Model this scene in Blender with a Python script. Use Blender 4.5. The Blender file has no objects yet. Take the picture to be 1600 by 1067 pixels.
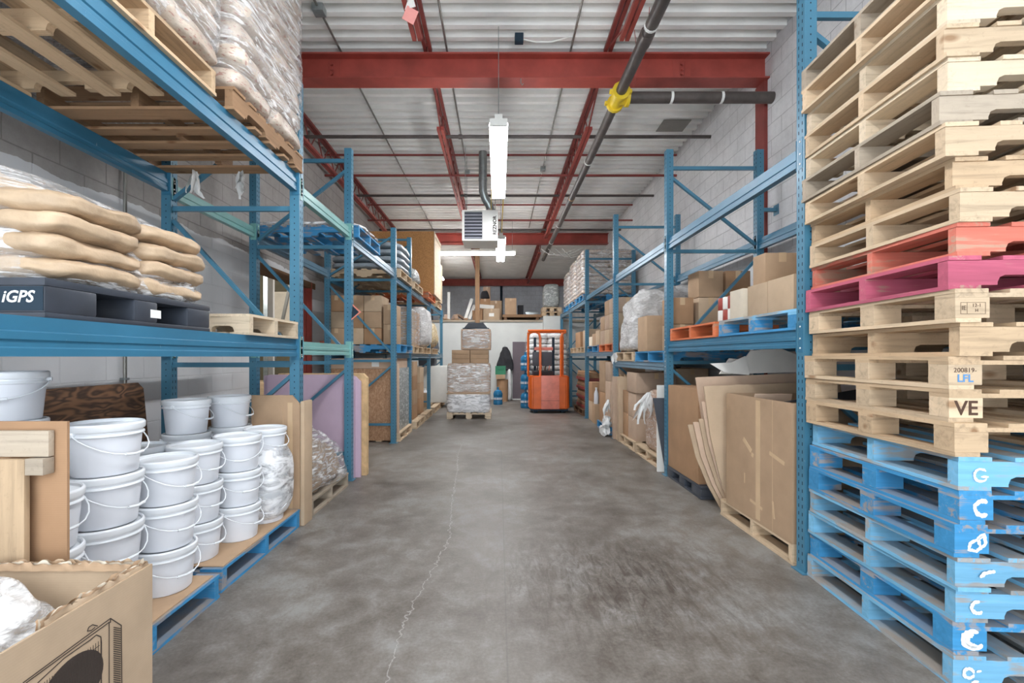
import bpy, bmesh, math, random
from mathutils import Vector, Matrix, noise, Euler
random.seed(7)
R = math.radians
SC = bpy.context.scene
COL = SC.collection

# ------------------------------------------------------------------ camera, world, exposure
F = 728.0; CX = 779.0; CY = 557.0; H = 1.40
cam = bpy.data.cameras.new('camera'); camo = bpy.data.objects.new('camera', cam); COL.objects.link(camo)
camo.location = (0, 0, H); camo.rotation_euler = (R(90), 0, 0)
cam.sensor_width = 36; cam.lens = 36 * F / 1600
cam.shift_x = (800 - CX) / 1600; cam.shift_y = (CY - 533.5) / 1600
cam.clip_start = 0.05; cam.clip_end = 200
SC.camera = camo
SC.view_settings.view_transform = 'Standard'; SC.view_settings.look = 'None'
SC.view_settings.gamma = 1; SC.view_settings.use_curve_mapping = False
SC.view_settings.exposure = 1.28
w = bpy.data.worlds.new('daylight'); SC.world = w; w.use_nodes = True
w.node_tree.nodes['Background'].inputs[0].default_value = (0.86, 0.93, 1.0, 1)
w.node_tree.nodes['Background'].inputs[1].default_value = 2.15
TUBE = 22.0

def px(x, d): return (x - CX) * d / F
def pz(y, d): return H - (y - CY) * d / F

# ------------------------------------------------------------------ materials
def lin(c):
    return tuple(((v / 255) / 12.92 if v / 255 <= 0.04045 else (((v / 255) + 0.055) / 1.055) ** 2.4) for v in c)
def newmat(name):
    m = bpy.data.materials.new(name); m.use_nodes = True
    return m, m.node_tree, m.node_tree.nodes['Principled BSDF']
def N(nt, t, **k):
    n = nt.nodes.new(t)
    for a, b in k.items(): setattr(n, a, b)
    return n
def mathn(nt, op, a, b=None, c=None, clamp=False):
    n = N(nt, 'ShaderNodeMath', operation=op, use_clamp=clamp)
    for i, v in enumerate((a, b, c)):
        if v is None: continue
        if hasattr(v, 'is_output'): nt.links.new(v, n.inputs[i])
        else: n.inputs[i].default_value = v
    return n.outputs[0]
def mixc(nt, f, a, b, mode='MIX'):
    n = N(nt, 'ShaderNodeMix', data_type='RGBA', blend_type=mode)
    for i, v in ((0, f), (6, a), (7, b)):
        if hasattr(v, 'is_output'): nt.links.new(v, n.inputs[i])
        else: n.inputs[i].default_value = v if i == 0 else (*v[:3], 1)
    return n.outputs[2]
def objco(nt, scale=(1, 1, 1), loc=(0, 0, 0), rnd=True):
    tc = N(nt, 'ShaderNodeTexCoord'); mp = N(nt, 'ShaderNodeMapping')
    mp.inputs['Scale'].default_value = scale; mp.inputs['Location'].default_value = loc
    v = tc.outputs['Object']
    if rnd:
        oi = N(nt, 'ShaderNodeObjectInfo'); cx = N(nt, 'ShaderNodeVectorMath', operation='SCALE')
        cx.inputs[0].default_value = (13.7, 7.1, 9.3); nt.links.new(oi.outputs['Random'], cx.inputs['Scale'])
        ad = N(nt, 'ShaderNodeVectorMath', operation='ADD'); nt.links.new(v, ad.inputs[0]); nt.links.new(cx.outputs[0], ad.inputs[1]); v = ad.outputs[0]
    nt.links.new(v, mp.inputs[0]); return mp.outputs[0]
def noisen(nt, co, scale, detail=4, rough=0.55, dist=0):
    n = N(nt, 'ShaderNodeTexNoise'); nt.links.new(co, n.inputs['Vector'])
    n.inputs['Scale'].default_value = scale; n.inputs['Detail'].default_value = detail
    n.inputs['Roughness'].default_value = rough; n.inputs['Distortion'].default_value = dist
    return n.outputs['Fac']
def ramp(nt, f, stops):
    n = N(nt, 'ShaderNodeValToRGB'); nt.links.new(f, n.inputs[0]); e = n.color_ramp.elements
    while len(e) < len(stops): e.new(0.5)
    for i, (p, c) in enumerate(stops):
        e[i].position = p; e[i].color = (*c[:3], 1) if hasattr(c, '__len__') else (c, c, c, 1)
    return n.outputs[0]
def bump(nt, bs, h, s, dist=0.01):
    b = N(nt, 'ShaderNodeBump'); b.inputs['Strength'].default_value = s; b.inputs['Distance'].default_value = dist
    nt.links.new(h, b.inputs['Height']); nt.links.new(b.outputs[0], bs.inputs['Normal'])
def rndtint(nt, col, amt):
    oi = N(nt, 'ShaderNodeObjectInfo')
    v = mathn(nt, 'MULTIPLY_ADD', oi.outputs['Random'], 2 * amt, 1 - amt)
    n = N(nt, 'ShaderNodeHueSaturation'); nt.links.new(col, n.inputs['Color']); nt.links.new(v, n.inputs['Value'])
    return n.outputs[0]

def m_plain(name, rgb, rough=0.5, var=0.06, scale=6, metallic=0, spec=0.5, bmp=0, tint=0, stretch=(1, 1, 1)):
    m, nt, bs = newmat(name); c = lin(rgb); co = objco(nt, stretch)
    f = noisen(nt, co, scale)
    a = tuple(min(1, v * (1 - var * 2)) for v in c); b = tuple(min(1, v * (1 + var)) for v in c)
    out = ramp(nt, f, [(0.3, a), (0.7, b)])
    if tint: out = rndtint(nt, out, tint)
    nt.links.new(out, bs.inputs['Base Color'])
    bs.inputs['Roughness'].default_value = rough; bs.inputs['Metallic'].default_value = metallic
    bs.inputs['Specular IOR Level'].default_value = spec
    if bmp: bump(nt, bs, noisen(nt, co, scale * 4), bmp)
    return m
def m_wood(name, rgb, axis, paint=None, wear=0.5, dark=0.55, tint=0.14, rough=0.75):
    """sawn timber, the grain running along the axis; a coat of paint worn off in patches"""
    m, nt, bs = newmat(name); c = lin(rgb)
    s = [14, 14, 14]; s[axis] = 0.9
    co = objco(nt, tuple(s)); g = noisen(nt, co, 2.2, 6, 0.65, 0.6)
    co2 = objco(nt, (1, 1, 1)); big = noisen(nt, co2, 3.0, 3)
    wood = ramp(nt, g, [(0.25, tuple(v * dark for v in c)), (0.48, c), (0.8, tuple(min(1, v * 1.18) for v in c))])
    wood = mixc(nt, mathn(nt, 'MULTIPLY', big, 0.5), wood, tuple(v * 0.6 for v in c), 'MIX')
    ks = [7, 7, 7]; ks[axis] = 3.2; vo = N(nt, 'ShaderNodeTexVoronoi'); nt.links.new(objco(nt, tuple(ks)), vo.inputs[0]); vo.inputs['Scale'].default_value = 1.0
    wood = mixc(nt, ramp(nt, vo.outputs['Distance'], [(0.07, 0.8), (0.16, 0.0)]), wood, (c[0] * .42, c[1] * .3, c[2] * .22))
    gr = noisen(nt, objco(nt, (1, 1, 1)), 38, 3, 0.8); wood = mixc(nt, ramp(nt, gr, [(0.58, 0.0), (0.72, 0.3)]), wood, tuple(v * 0.45 for v in c))
    if paint:
        p = lin(paint); pc = ramp(nt, g, [(0.2, tuple(v * 0.72 for v in p)), (0.6, p), (0.9, tuple(min(1, v * 1.25 + 0.03) for v in p))])
        mask = ramp(nt, mathn(nt, 'ADD', mathn(nt, 'MULTIPLY', big, 0.55), mathn(nt, 'MULTIPLY', g, 0.45)), [(wear - 0.02, 0.0), (wear + 0.03, 1.0)])
        wood = mixc(nt, mathn(nt, 'MULTIPLY', mask, 0.75), pc, wood)
        # handling dust lying on the upward faces
        ge = N(nt, 'ShaderNodeNewGeometry'); sz = N(nt, 'ShaderNodeSeparateXYZ'); nt.links.new(ge.outputs['True Normal'], sz.inputs[0])
        dust = mathn(nt, 'MULTIPLY', mathn(nt, 'GREATER_THAN', sz.outputs[2], 0.7), ramp(nt, big, [(0.3, 0.45), (0.6, 0.9)]))
        wood = mixc(nt, dust, wood, lin((150, 140, 130)))
    wood = rndtint(nt, wood, tint)
    nt.links.new(wood, bs.inputs['Base Color']); bs.inputs['Roughness'].default_value = rough
    bs.inputs['Specular IOR Level'].default_value = 0.25
    bump(nt, bs, g, 0.35, 0.004)
    return m
def m_card(name, rgb, tint=0.1):
    m, nt, bs = newmat(name); c = lin(rgb)
    f = noisen(nt, objco(nt), 5, 5, 0.6)
    flutes = N(nt, 'ShaderNodeTexWave'); nt.links.new(objco(nt, (1, 1, 1)), flutes.inputs[0]); flutes.bands_direction = 'Z'
    flutes.inputs['Scale'].default_value = 40; flutes.inputs['Distortion'].default_value = 1.5
    out = ramp(nt, f, [(0.25, tuple(v * 0.86 for v in c)), (0.75, tuple(min(1, v * 1.07) for v in c))])
    out = mixc(nt, mathn(nt, 'MULTIPLY', flutes.outputs['Fac'], 0.06), out, tuple(v * 0.5 for v in c))
    out = rndtint(nt, out, tint)
    nt.links.new(out, bs.inputs['Base Color']); bs.inputs['Roughness'].default_value = 0.8
    bs.inputs['Specular IOR Level'].default_value = 0.25
    bump(nt, bs, f, 0.15, 0.004)
    return m
def m_wrap(name, cover=0.32, white=(235, 235, 235), streak=(1, 1, 6), scale=5, thresh=0.5):
    """clear stretch film: see-through, with glossy wrinkles and milky folds"""
    m, nt, bs = newmat(name); nt.nodes.remove(bs); out = nt.nodes['Material Output']
    co = objco(nt, streak); f = noisen(nt, co, scale, 6, 0.65, 1.2)
    tr = N(nt, 'ShaderNodeBsdfTransparent'); tr.inputs[0].default_value = (0.97, 0.97, 0.97, 1)
    gl = N(nt, 'ShaderNodeBsdfPrincipled'); gl.inputs['Base Color'].default_value = (*lin(white), 1)
    gl.inputs['Roughness'].default_value = 0.18; gl.inputs['Specular IOR Level'].default_value = 0.8
    b = N(nt, 'ShaderNodeBump'); b.inputs['Strength'].default_value = 0.6; b.inputs['Distance'].default_value = 0.012
    nt.links.new(f, b.inputs['Height']); nt.links.new(b.outputs[0], gl.inputs['Normal'])
    mask = ramp(nt, f, [(thresh, cover * 0.35), (thresh + 0.16, min(1, cover * 2.2))])
    mx = N(nt, 'ShaderNodeMixShader'); nt.links.new(mask, mx.inputs[0]); nt.links.new(tr.outputs[0], mx.inputs[1]); nt.links.new(gl.outputs[0], mx.inputs[2])
    nt.links.new(mx.outputs[0], out.inputs[0])
    return m
def m_film_load(name, base, shine=(225, 222, 215), scale=7, thr=0.56, rough=0.25):
    """opaque goods tightly wrapped in creased film"""
    m, nt, bs = newmat(name); co = objco(nt, (1, 1, 2.2)); f = noisen(nt, co, scale, 7, 0.68, 1.6)
    c = lin(base)
    o = ramp(nt, f, [(0.3, tuple(v * 0.7 for v in c)), (thr - 0.06, c), (thr + 0.12, lin(shine))])
    nt.links.new(rndtint(nt, o, 0.06), bs.inputs['Base Color']); bs.inputs['Roughness'].default_value = rough
    bump(nt, bs, f, 0.9, 0.03)
    return m
def m_emit(name, rgb, s):
    m, nt, bs = newmat(name)
    bs.inputs['Base Color'].default_value = (0.9, 0.9, 0.9, 1)
    bs.inputs['Emission Color'].default_value = (*lin(rgb), 1); bs.inputs['Emission Strength'].default_value = s
    return m

M = {}
WOODS = {'light': (208, 184, 154), 'tan': (196, 169, 137), 'grey': (176, 162, 144), 'pale': (214, 196, 170), 'brown': (158, 125, 95), 'dark': (116, 88, 66)}
for k, c in WOODS.items():
    for ax in (0, 1, 2): M['wood_%s%d' % (k, ax)] = m_wood('wood_%s%d' % (k, ax), c, ax)
PAINTS = {'blue': ((66, 144, 194), 0.53), 'blue2': ((122, 182, 216), 0.51), 'orange': ((224, 124, 80), 0.56), 'red': ((208, 116, 98), 0.54), 'pink': ((186, 92, 114), 0.58)}
for k, (c, wr) in PAINTS.items():
    for ax in (0, 1): M['wood_%s%d' % (k, ax)] = m_wood('paint_%s%d' % (k, ax), (170, 150, 128), ax, paint=c, wear=wr, tint=0.1, rough=0.6)
for k, c in {'card': (182, 153, 124), 'card2': (192, 168, 141), 'card3': (172, 136, 104), 'cardpale': (222, 210, 190), 'cardpink': (194, 168, 146)}.items():
    M[k] = m_card(k, c)
M['card_in'] = m_card('card_in', (170, 132, 98))
M['tape'] = m_plain('tape', (205, 176, 142), 0.25, 0.03, 8)
M['ink'] = m_plain('ink', (58, 48, 42), 0.8, 0.02)
M['label'] = m_plain('label', (232, 232, 228), 0.5, 0.02)
def m_steelpaint(name, rgb, rough=0.35, wear=0.7):
    m, nt, bs = newmat(name); c = lin(rgb); f = noisen(nt, objco(nt, (1, 1, 1)), 3, 5); g = noisen(nt, objco(nt, (6, 6, 2)), 9, 4, 0.7)
    o = ramp(nt, f, [(0.3, tuple(v * 0.88 for v in c)), (0.7, tuple(v * 1.08 for v in c))])
    o = mixc(nt, ramp(nt, g, [(wear, 0.0), (wear + 0.04, 0.6)]), o, lin((190, 205, 212)))
    nt.links.new(o, bs.inputs['Base Color']); bs.inputs['Roughness'].default_value = rough
    return m
M['rack'] = m_steelpaint('rack_blue_paint', (68, 121, 146))
M['beam'] = m_steelpaint('beam_blue_paint', (50, 111, 141), 0.4)
M['teal'] = m_steelpaint('beam_teal_paint', (120, 172, 168))
M['beamgrey'] = m_steelpaint('beam_grey_blue_paint', (98, 128, 146), 0.4)
M['hole'] = m_plain('slot_dark', (34, 52, 66), 0.9)
M['redsteel'] = m_plain('red_primer_steel', (164, 72, 62), 0.5, 0.12, 4)
M['redsteel_dark'] = m_plain('red_joist_steel', (136, 60, 54), 0.55, 0.12, 4)
M['pipe'] = m_plain('black_steel_pipe', (84, 76, 72), 0.45, 0.18, 8)
M['conduit'] = m_plain('conduit', (138, 136, 130), 0.35, 0.05, 8, metallic=0.6)
M['galv'] = m_plain('galvanised', (165, 172, 172), 0.35, 0.12, 10, metallic=0.7)
M['yellow'] = m_plain('yellow_paint', (232, 200, 50), 0.4, 0.05)
M['white'] = m_plain('white_enamel', (228, 228, 222), 0.4, 0.03)
M['bucket'] = m_plain('bucket_plastic', (226, 229, 235), 0.3, 0.02, 4, tint=0.03)
M['bucketlid'] = m_plain('lid_plastic', (232, 236, 240), 0.26, 0.02, 4, tint=0.02)
M['deck'] = m_plain('roof_deck_paint', (246, 245, 241), 0.55, 0.05, 2)
M['blackplastic'] = m_plain('black_pallet_plastic', (58, 63, 72), 0.38, 0.12, 5)
M['kraft'] = m_plain('kraft_sack_paper', (190, 165, 136), 0.55, 0.12, 7, tint=0.07, bmp=0.4)
M['louvre'] = m_plain('heater_louvre_grey', (196, 196, 208), 0.4, 0.03)
M['whitebag'] = m_plain('white_poly_bag', (228, 228, 226), 0.35, 0.06, 8, bmp=0.8)
M['greybag'] = m_plain('silver_grey_wrap', (150, 160, 168), 0.3, 0.12, 6, bmp=0.7)
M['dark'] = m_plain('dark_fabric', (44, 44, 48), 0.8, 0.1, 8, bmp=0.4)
M['darkgrey'] = m_plain('dark_grey_rubber', (76, 80, 88), 0.6, 0.08)
M['truck_orange'] = m_plain('truck_orange_paint', (226, 104, 34), 0.35, 0.08, 4)
M['truck_pink'] = m_plain('truck_faded_panel', (228, 134, 116), 0.45, 0.1, 6)
M['jug'] = m_plain('blue_water_jug', (36, 112, 156), 0.15, 0.08, 4)
M['green'] = m_plain('green_crate', (46, 128, 92), 0.45, 0.05)
M['purplefoam'] = m_plain('lilac_foam_board', (196, 172, 190), 0.85, 0.05, 3)
M['foamedge'] = m_plain('tan_foam_edge', (214, 180, 134), 0.85, 0.14, 9, bmp=0.4)
M['styro'] = m_plain('white_foam', (232, 230, 224), 0.8, 0.03)
M['mauve'] = m_plain('mauve_door', (112, 100, 106), 0.6, 0.05, 2)
M['sticker'] = m_plain('orange_sticker', (226, 140, 120), 0.5)
M['pinktag'] = m_plain('pink_tag', (236, 160, 152), 0.6)
M['whitemark'] = m_plain('white_spray_mark', (236, 240, 240), 0.6, 0.03)
M['burn'] = m_plain('branded_mark', (76, 52, 38), 0.8)
M['bluemark'] = m_plain('blue_stencil', (84, 138, 188), 0.7)
M['wrap'] = m_wrap('stretch_film', 0.38, thresh=0.47)
M['wrap_heavy'] = m_wrap('stretch_film_heavy', 0.62, (244, 244, 244), scale=4, thresh=0.46)
M['wrap_light'] = m_wrap('stretch_film_light', 0.2)
M['load_brown'] = m_film_load('film_over_brown', (176, 150, 124), (214, 208, 196))
M['load_pink'] = m_film_load('film_over_cartons', (190, 158, 136), (222, 218, 212), 9)
M['load_grey'] = m_film_load('film_over_grey', (156, 160, 158), (226, 228, 226), 6)
M['load_white'] = m_film_load('film_over_white', (208, 206, 204), (238, 238, 238), 8)
M['load_yellow'] = m_film_load('film_over_straw', (196, 170, 122), (232, 222, 196), 10, 0.52)
M['tubeglow'] = m_emit('fluorescent_tube', (250, 252, 255), TUBE)

def m_plywood(name, rgb, dark, scale=3.0):
    m, nt, bs = newmat(name); co = objco(nt, (1, 1, 3)); n1 = noisen(nt, co, scale, 2, 0.5, 0.4)
    wv = mathn(nt, 'SINE', mathn(nt, 'MULTIPLY', n1, 46)); wv = mathn(nt, 'MULTIPLY_ADD', wv, 0.5, 0.5)
    fine = noisen(nt, objco(nt, (3, 3, 60)), 3, 4)
    f = mathn(nt, 'ADD', mathn(nt, 'MULTIPLY', wv, 0.6), mathn(nt, 'MULTIPLY', fine, 0.4))
    o = ramp(nt, f, [(0.15, lin(dark)), (0.75, lin(rgb))]); nt.links.new(o, bs.inputs['Base Color'])
    bs.inputs['Roughness'].default_value = 0.7; return m
M['ply_dark'] = m_plywood('dark_figured_plywood', (128, 92, 64), (60, 42, 32))
M['ply'] = m_plywood('plywood_crate', (178, 130, 90), (160, 116, 80), 2.0)
m, nt, bs = newmat('particle_board'); f = noisen(nt, objco(nt), 60, 3, 0.8)
nt.links.new(ramp(nt, f, [(0.3, lin((166, 112, 64))), (0.7, lin((226, 172, 112)))]), bs.inputs['Base Color']); bs.inputs['Roughness'].default_value = 0.8
M['osb'] = m
m, nt, bs = newmat('plywood_crate_board'); f = noisen(nt, objco(nt, (2, 1, 1)), 26, 5, 0.75)
nt.links.new(ramp(nt, f, [(0.3, lin((138, 98, 70))), (0.5, lin((176, 136, 104))), (0.72, lin((206, 172, 140)))]), bs.inputs['Base Color']); bs.inputs['Roughness'].default_value = 0.75
M['ply'] = m
# printed sacks: pale woven sack with smudged red and green print
m, nt, bs = newmat('printed_sack'); co = objco(nt, (1, 1, 1)); f = noisen(nt, co, 6, 5, 0.6); g = noisen(nt, objco(nt, (5, 5, 16)), 6, 2, 0.5)
o = ramp(nt, f, [(0.3, lin((168, 150, 134))), (0.7, lin((212, 200, 186)))])
o = mixc(nt, ramp(nt, g, [(0.60, 0.0), (0.63, 0.6)]), o, lin((150, 84, 76)))
o = mixc(nt, ramp(nt, g, [(0.30, 0.4), (0.34, 0.0)]), o, lin((108, 140, 118)))
nt.links.new(rndtint(nt, o, 0.06), bs.inputs['Base Color']); bs.inputs['Roughness'].default_value = 0.4; bump(nt, bs, f, 0.6, 0.02)
M['sackprint'] = m

# concrete block walls: paint up to a ragged line, bare grey block above
def m_block(name, low, high, line, along):
    m, nt, bs = newmat(name); tc = N(nt, 'ShaderNodeTexCoord'); sp = N(nt, 'ShaderNodeSeparateXYZ'); nt.links.new(tc.outputs['Object'], sp.inputs[0])
    cb = N(nt, 'ShaderNodeCombineXYZ'); nt.links.new(sp.outputs[along], cb.inputs[0]); nt.links.new(sp.outputs[2], cb.inputs[1])
    br = N(nt, 'ShaderNodeTexBrick'); nt.links.new(cb.outputs[0], br.inputs[0])
    br.inputs['Scale'].default_value = 1; br.inputs['Brick Width'].default_value = 0.4; br.inputs['Row Height'].default_value = 0.2
    br.inputs['Mortar Size'].default_value = 0.006; br.inputs['Mortar Smooth'].default_value = 0.3
    n1 = noisen(nt, tc.outputs['Object'], 1.6, 5); n2 = noisen(nt, tc.outputs['Object'], 16, 5, 0.75)
    lo, hi = lin(low), lin(high)
    cl = ramp(nt, n1, [(0.3, tuple(v * 0.88 for v in lo)), (0.7, lo)])
    ch = ramp(nt, mathn(nt, 'ADD', mathn(nt, 'MULTIPLY', n1, 0.6), mathn(nt, 'MULTIPLY', n2, 0.4)), [(0.3, tuple(v * 0.72 for v in hi)), (0.7, tuple(v * 1.08 for v in hi))])
    ch = mixc(nt, mathn(nt, 'MULTIPLY', br.outputs['Fac'], 0.55), ch, tuple(v * 0.45 for v in hi))
    cl = mixc(nt, mathn(nt, 'MULTIPLY', br.outputs['Fac'], 0.12), cl, tuple(v * 0.6 for v in lo))
    edge = mathn(nt, 'MULTIPLY_ADD', n1, 0.25, line - 0.125)
    sel = mathn(nt, 'GREATER_THAN', sp.outputs[2], edge)
    nt.links.new(mixc(nt, sel, cl, ch), bs.inputs['Base Color']); bs.inputs['Roughness'].default_value = 0.85
    bs.inputs['Specular IOR Level'].default_value = 0.2
    hgt = mathn(nt, 'SUBTRACT', mathn(nt, 'MULTIPLY', n2, 0.15), br.outputs['Fac'])
    bump(nt, bs, hgt, 0.6, 0.012)
    return m
M['wall_l'] = m_block('block_wall_left', (222, 222, 223), (172, 167, 163), 2.72, 1)
M['wall_r'] = m_block('block_wall_right', (232, 232, 234), (226, 225, 226), 2.62, 1)
M['wall_b'] = m_block('block_wall_back', (226, 232, 238), (222, 230, 240), 0.0, 0)
M['wall_w'] = m_plain('white_plaster', (214, 216, 212), 0.8, 0.05, 1.5)
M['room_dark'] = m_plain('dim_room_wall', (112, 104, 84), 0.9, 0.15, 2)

# concrete floor
m, nt, bs = newmat('concrete_floor'); tc = N(nt, 'ShaderNodeTexCoord'); P = tc.outputs['Object']
a = noisen(nt, P, 0.9, 6, 0.62, 0.3); b = noisen(nt, P, 5, 8, 0.7, 0.4); c = noisen(nt, P, 60, 3, 0.7)
mp = N(nt, 'ShaderNodeMapping'); nt.links.new(P, mp.inputs[0]); mp.inputs['Scale'].default_value = (3, 0.8, 1); mp.inputs['Rotation'].default_value = (0, 0, 0.35)
st = noisen(nt, mp.outputs[0], 6, 6, 0.75, 0.8)
f = mathn(nt, 'ADD', mathn(nt, 'MULTIPLY', a, 0.45), mathn(nt, 'ADD', mathn(nt, 'MULTIPLY', b, 0.4), mathn(nt, 'MULTIPLY', c, 0.15)))
o = ramp(nt, f, [(0.40, lin((84, 76, 68))), (0.5, lin((113, 107, 100))), (0.60, lin((138, 136, 132)))])
sp = N(nt, 'ShaderNodeSeparateXYZ'); nt.links.new(P, sp.inputs[0]); X, Y = sp.outputs[0], sp.outputs[1]
# brown oily stain at right of the aisle
dx = mathn(nt, 'MULTIPLY', mathn(nt, 'SUBTRACT', X, 0.75), 0.85); dy = mathn(nt, 'SUBTRACT', Y, 2.9)
rr = mathn(nt, 'SQRT', mathn(nt, 'ADD', mathn(nt, 'MULTIPLY', dx, dx), mathn(nt, 'MULTIPLY', dy, dy)))
blob = mathn(nt, 'MULTIPLY', ramp(nt, rr, [(0.25, 1.0), (1.0, 0.0)]), ramp(nt, st, [(0.42, 0.0), (0.62, 0.75)]))
o = mixc(nt, blob, o, lin((62, 50, 42)))
blob2 = mathn(nt, 'MULTIPLY', ramp(nt, a, [(0.45, 0.0), (0.7, 0.45)]), ramp(nt, st, [(0.45, 0.0), (0.65, 0.7)]))
o = mixc(nt, blob2, o, lin((96, 78, 62)))
sc = N(nt, 'ShaderNodeMapping'); nt.links.new(P, sc.inputs[0]); sc.inputs['Scale'].default_value = (1.2, 9, 1); sc.inputs['Rotation'].default_value = (0, 0, 0.5)
scr = noisen(nt, sc.outputs[0], 7, 3, 0.6, 0.2)
o = mixc(nt, ramp(nt, scr, [(0.68, 0.0), (0.74, 0.3)]), o, lin((150, 149, 147)))
# crack wandering up the aisle, and two faint saw cuts
fc = N(nt, 'ShaderNodeFloatCurve'); nt.links.new(mathn(nt, 'DIVIDE', Y, 10.0), fc.inputs[1]); cv = fc.mapping.curves[0]
pts = [(0, 0.56), (0.16, 0.47), (0.2, 0.515), (0.25, 0.5), (0.3, 0.56), (0.36, 0.62), (0.45, 0.55), (0.58, 0.49), (0.66, 0.42), (1, 0.4)]
while len(cv.points) < len(pts): cv.points.new(0.5, 0.5)
for i, p in enumerate(pts): cv.points[i].location = p; cv.points[i].handle_type = 'VECTOR'
fc.mapping.update()
cx_ = mathn(nt, 'SUBTRACT', fc.outputs[0], 1.0)
wob = mathn(nt, 'MULTIPLY', mathn(nt, 'SUBTRACT', noisen(nt, P, 14, 4), 0.5), 0.10)
dist = mathn(nt, 'ABSOLUTE', mathn(nt, 'ADD', mathn(nt, 'SUBTRACT', X, cx_), wob))
crack = mathn(nt, 'LESS_THAN', dist, 0.0032)
crack = mathn(nt, 'MULTIPLY', crack, mathn(nt, 'LESS_THAN', Y, 7.5))
o = mixc(nt, mathn(nt, 'MULTIPLY', crack, 0.6), o, lin((168, 165, 160)))
for (ax, v) in ((X, 0.04), (Y, 5.36)):
    o = mixc(nt, mathn(nt, 'MULTIPLY', mathn(nt, 'LESS_THAN', mathn(nt, 'ABSOLUTE', mathn(nt, 'SUBTRACT', ax, v)), 0.004), 0.3), o, lin((72, 68, 64)))
nt.links.new(o, bs.inputs['Base Color'])
nt.links.new(ramp(nt, b, [(0.3, 0.38), (0.7, 0.6)]), bs.inputs['Roughness'])
bs.inputs['Specular IOR Level'].default_value = 0.45
bump(nt, bs, mathn(nt, 'ADD', b, mathn(nt, 'MULTIPLY', c, 0.4)), 0.12, 0.004)
M['floor'] = m

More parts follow.
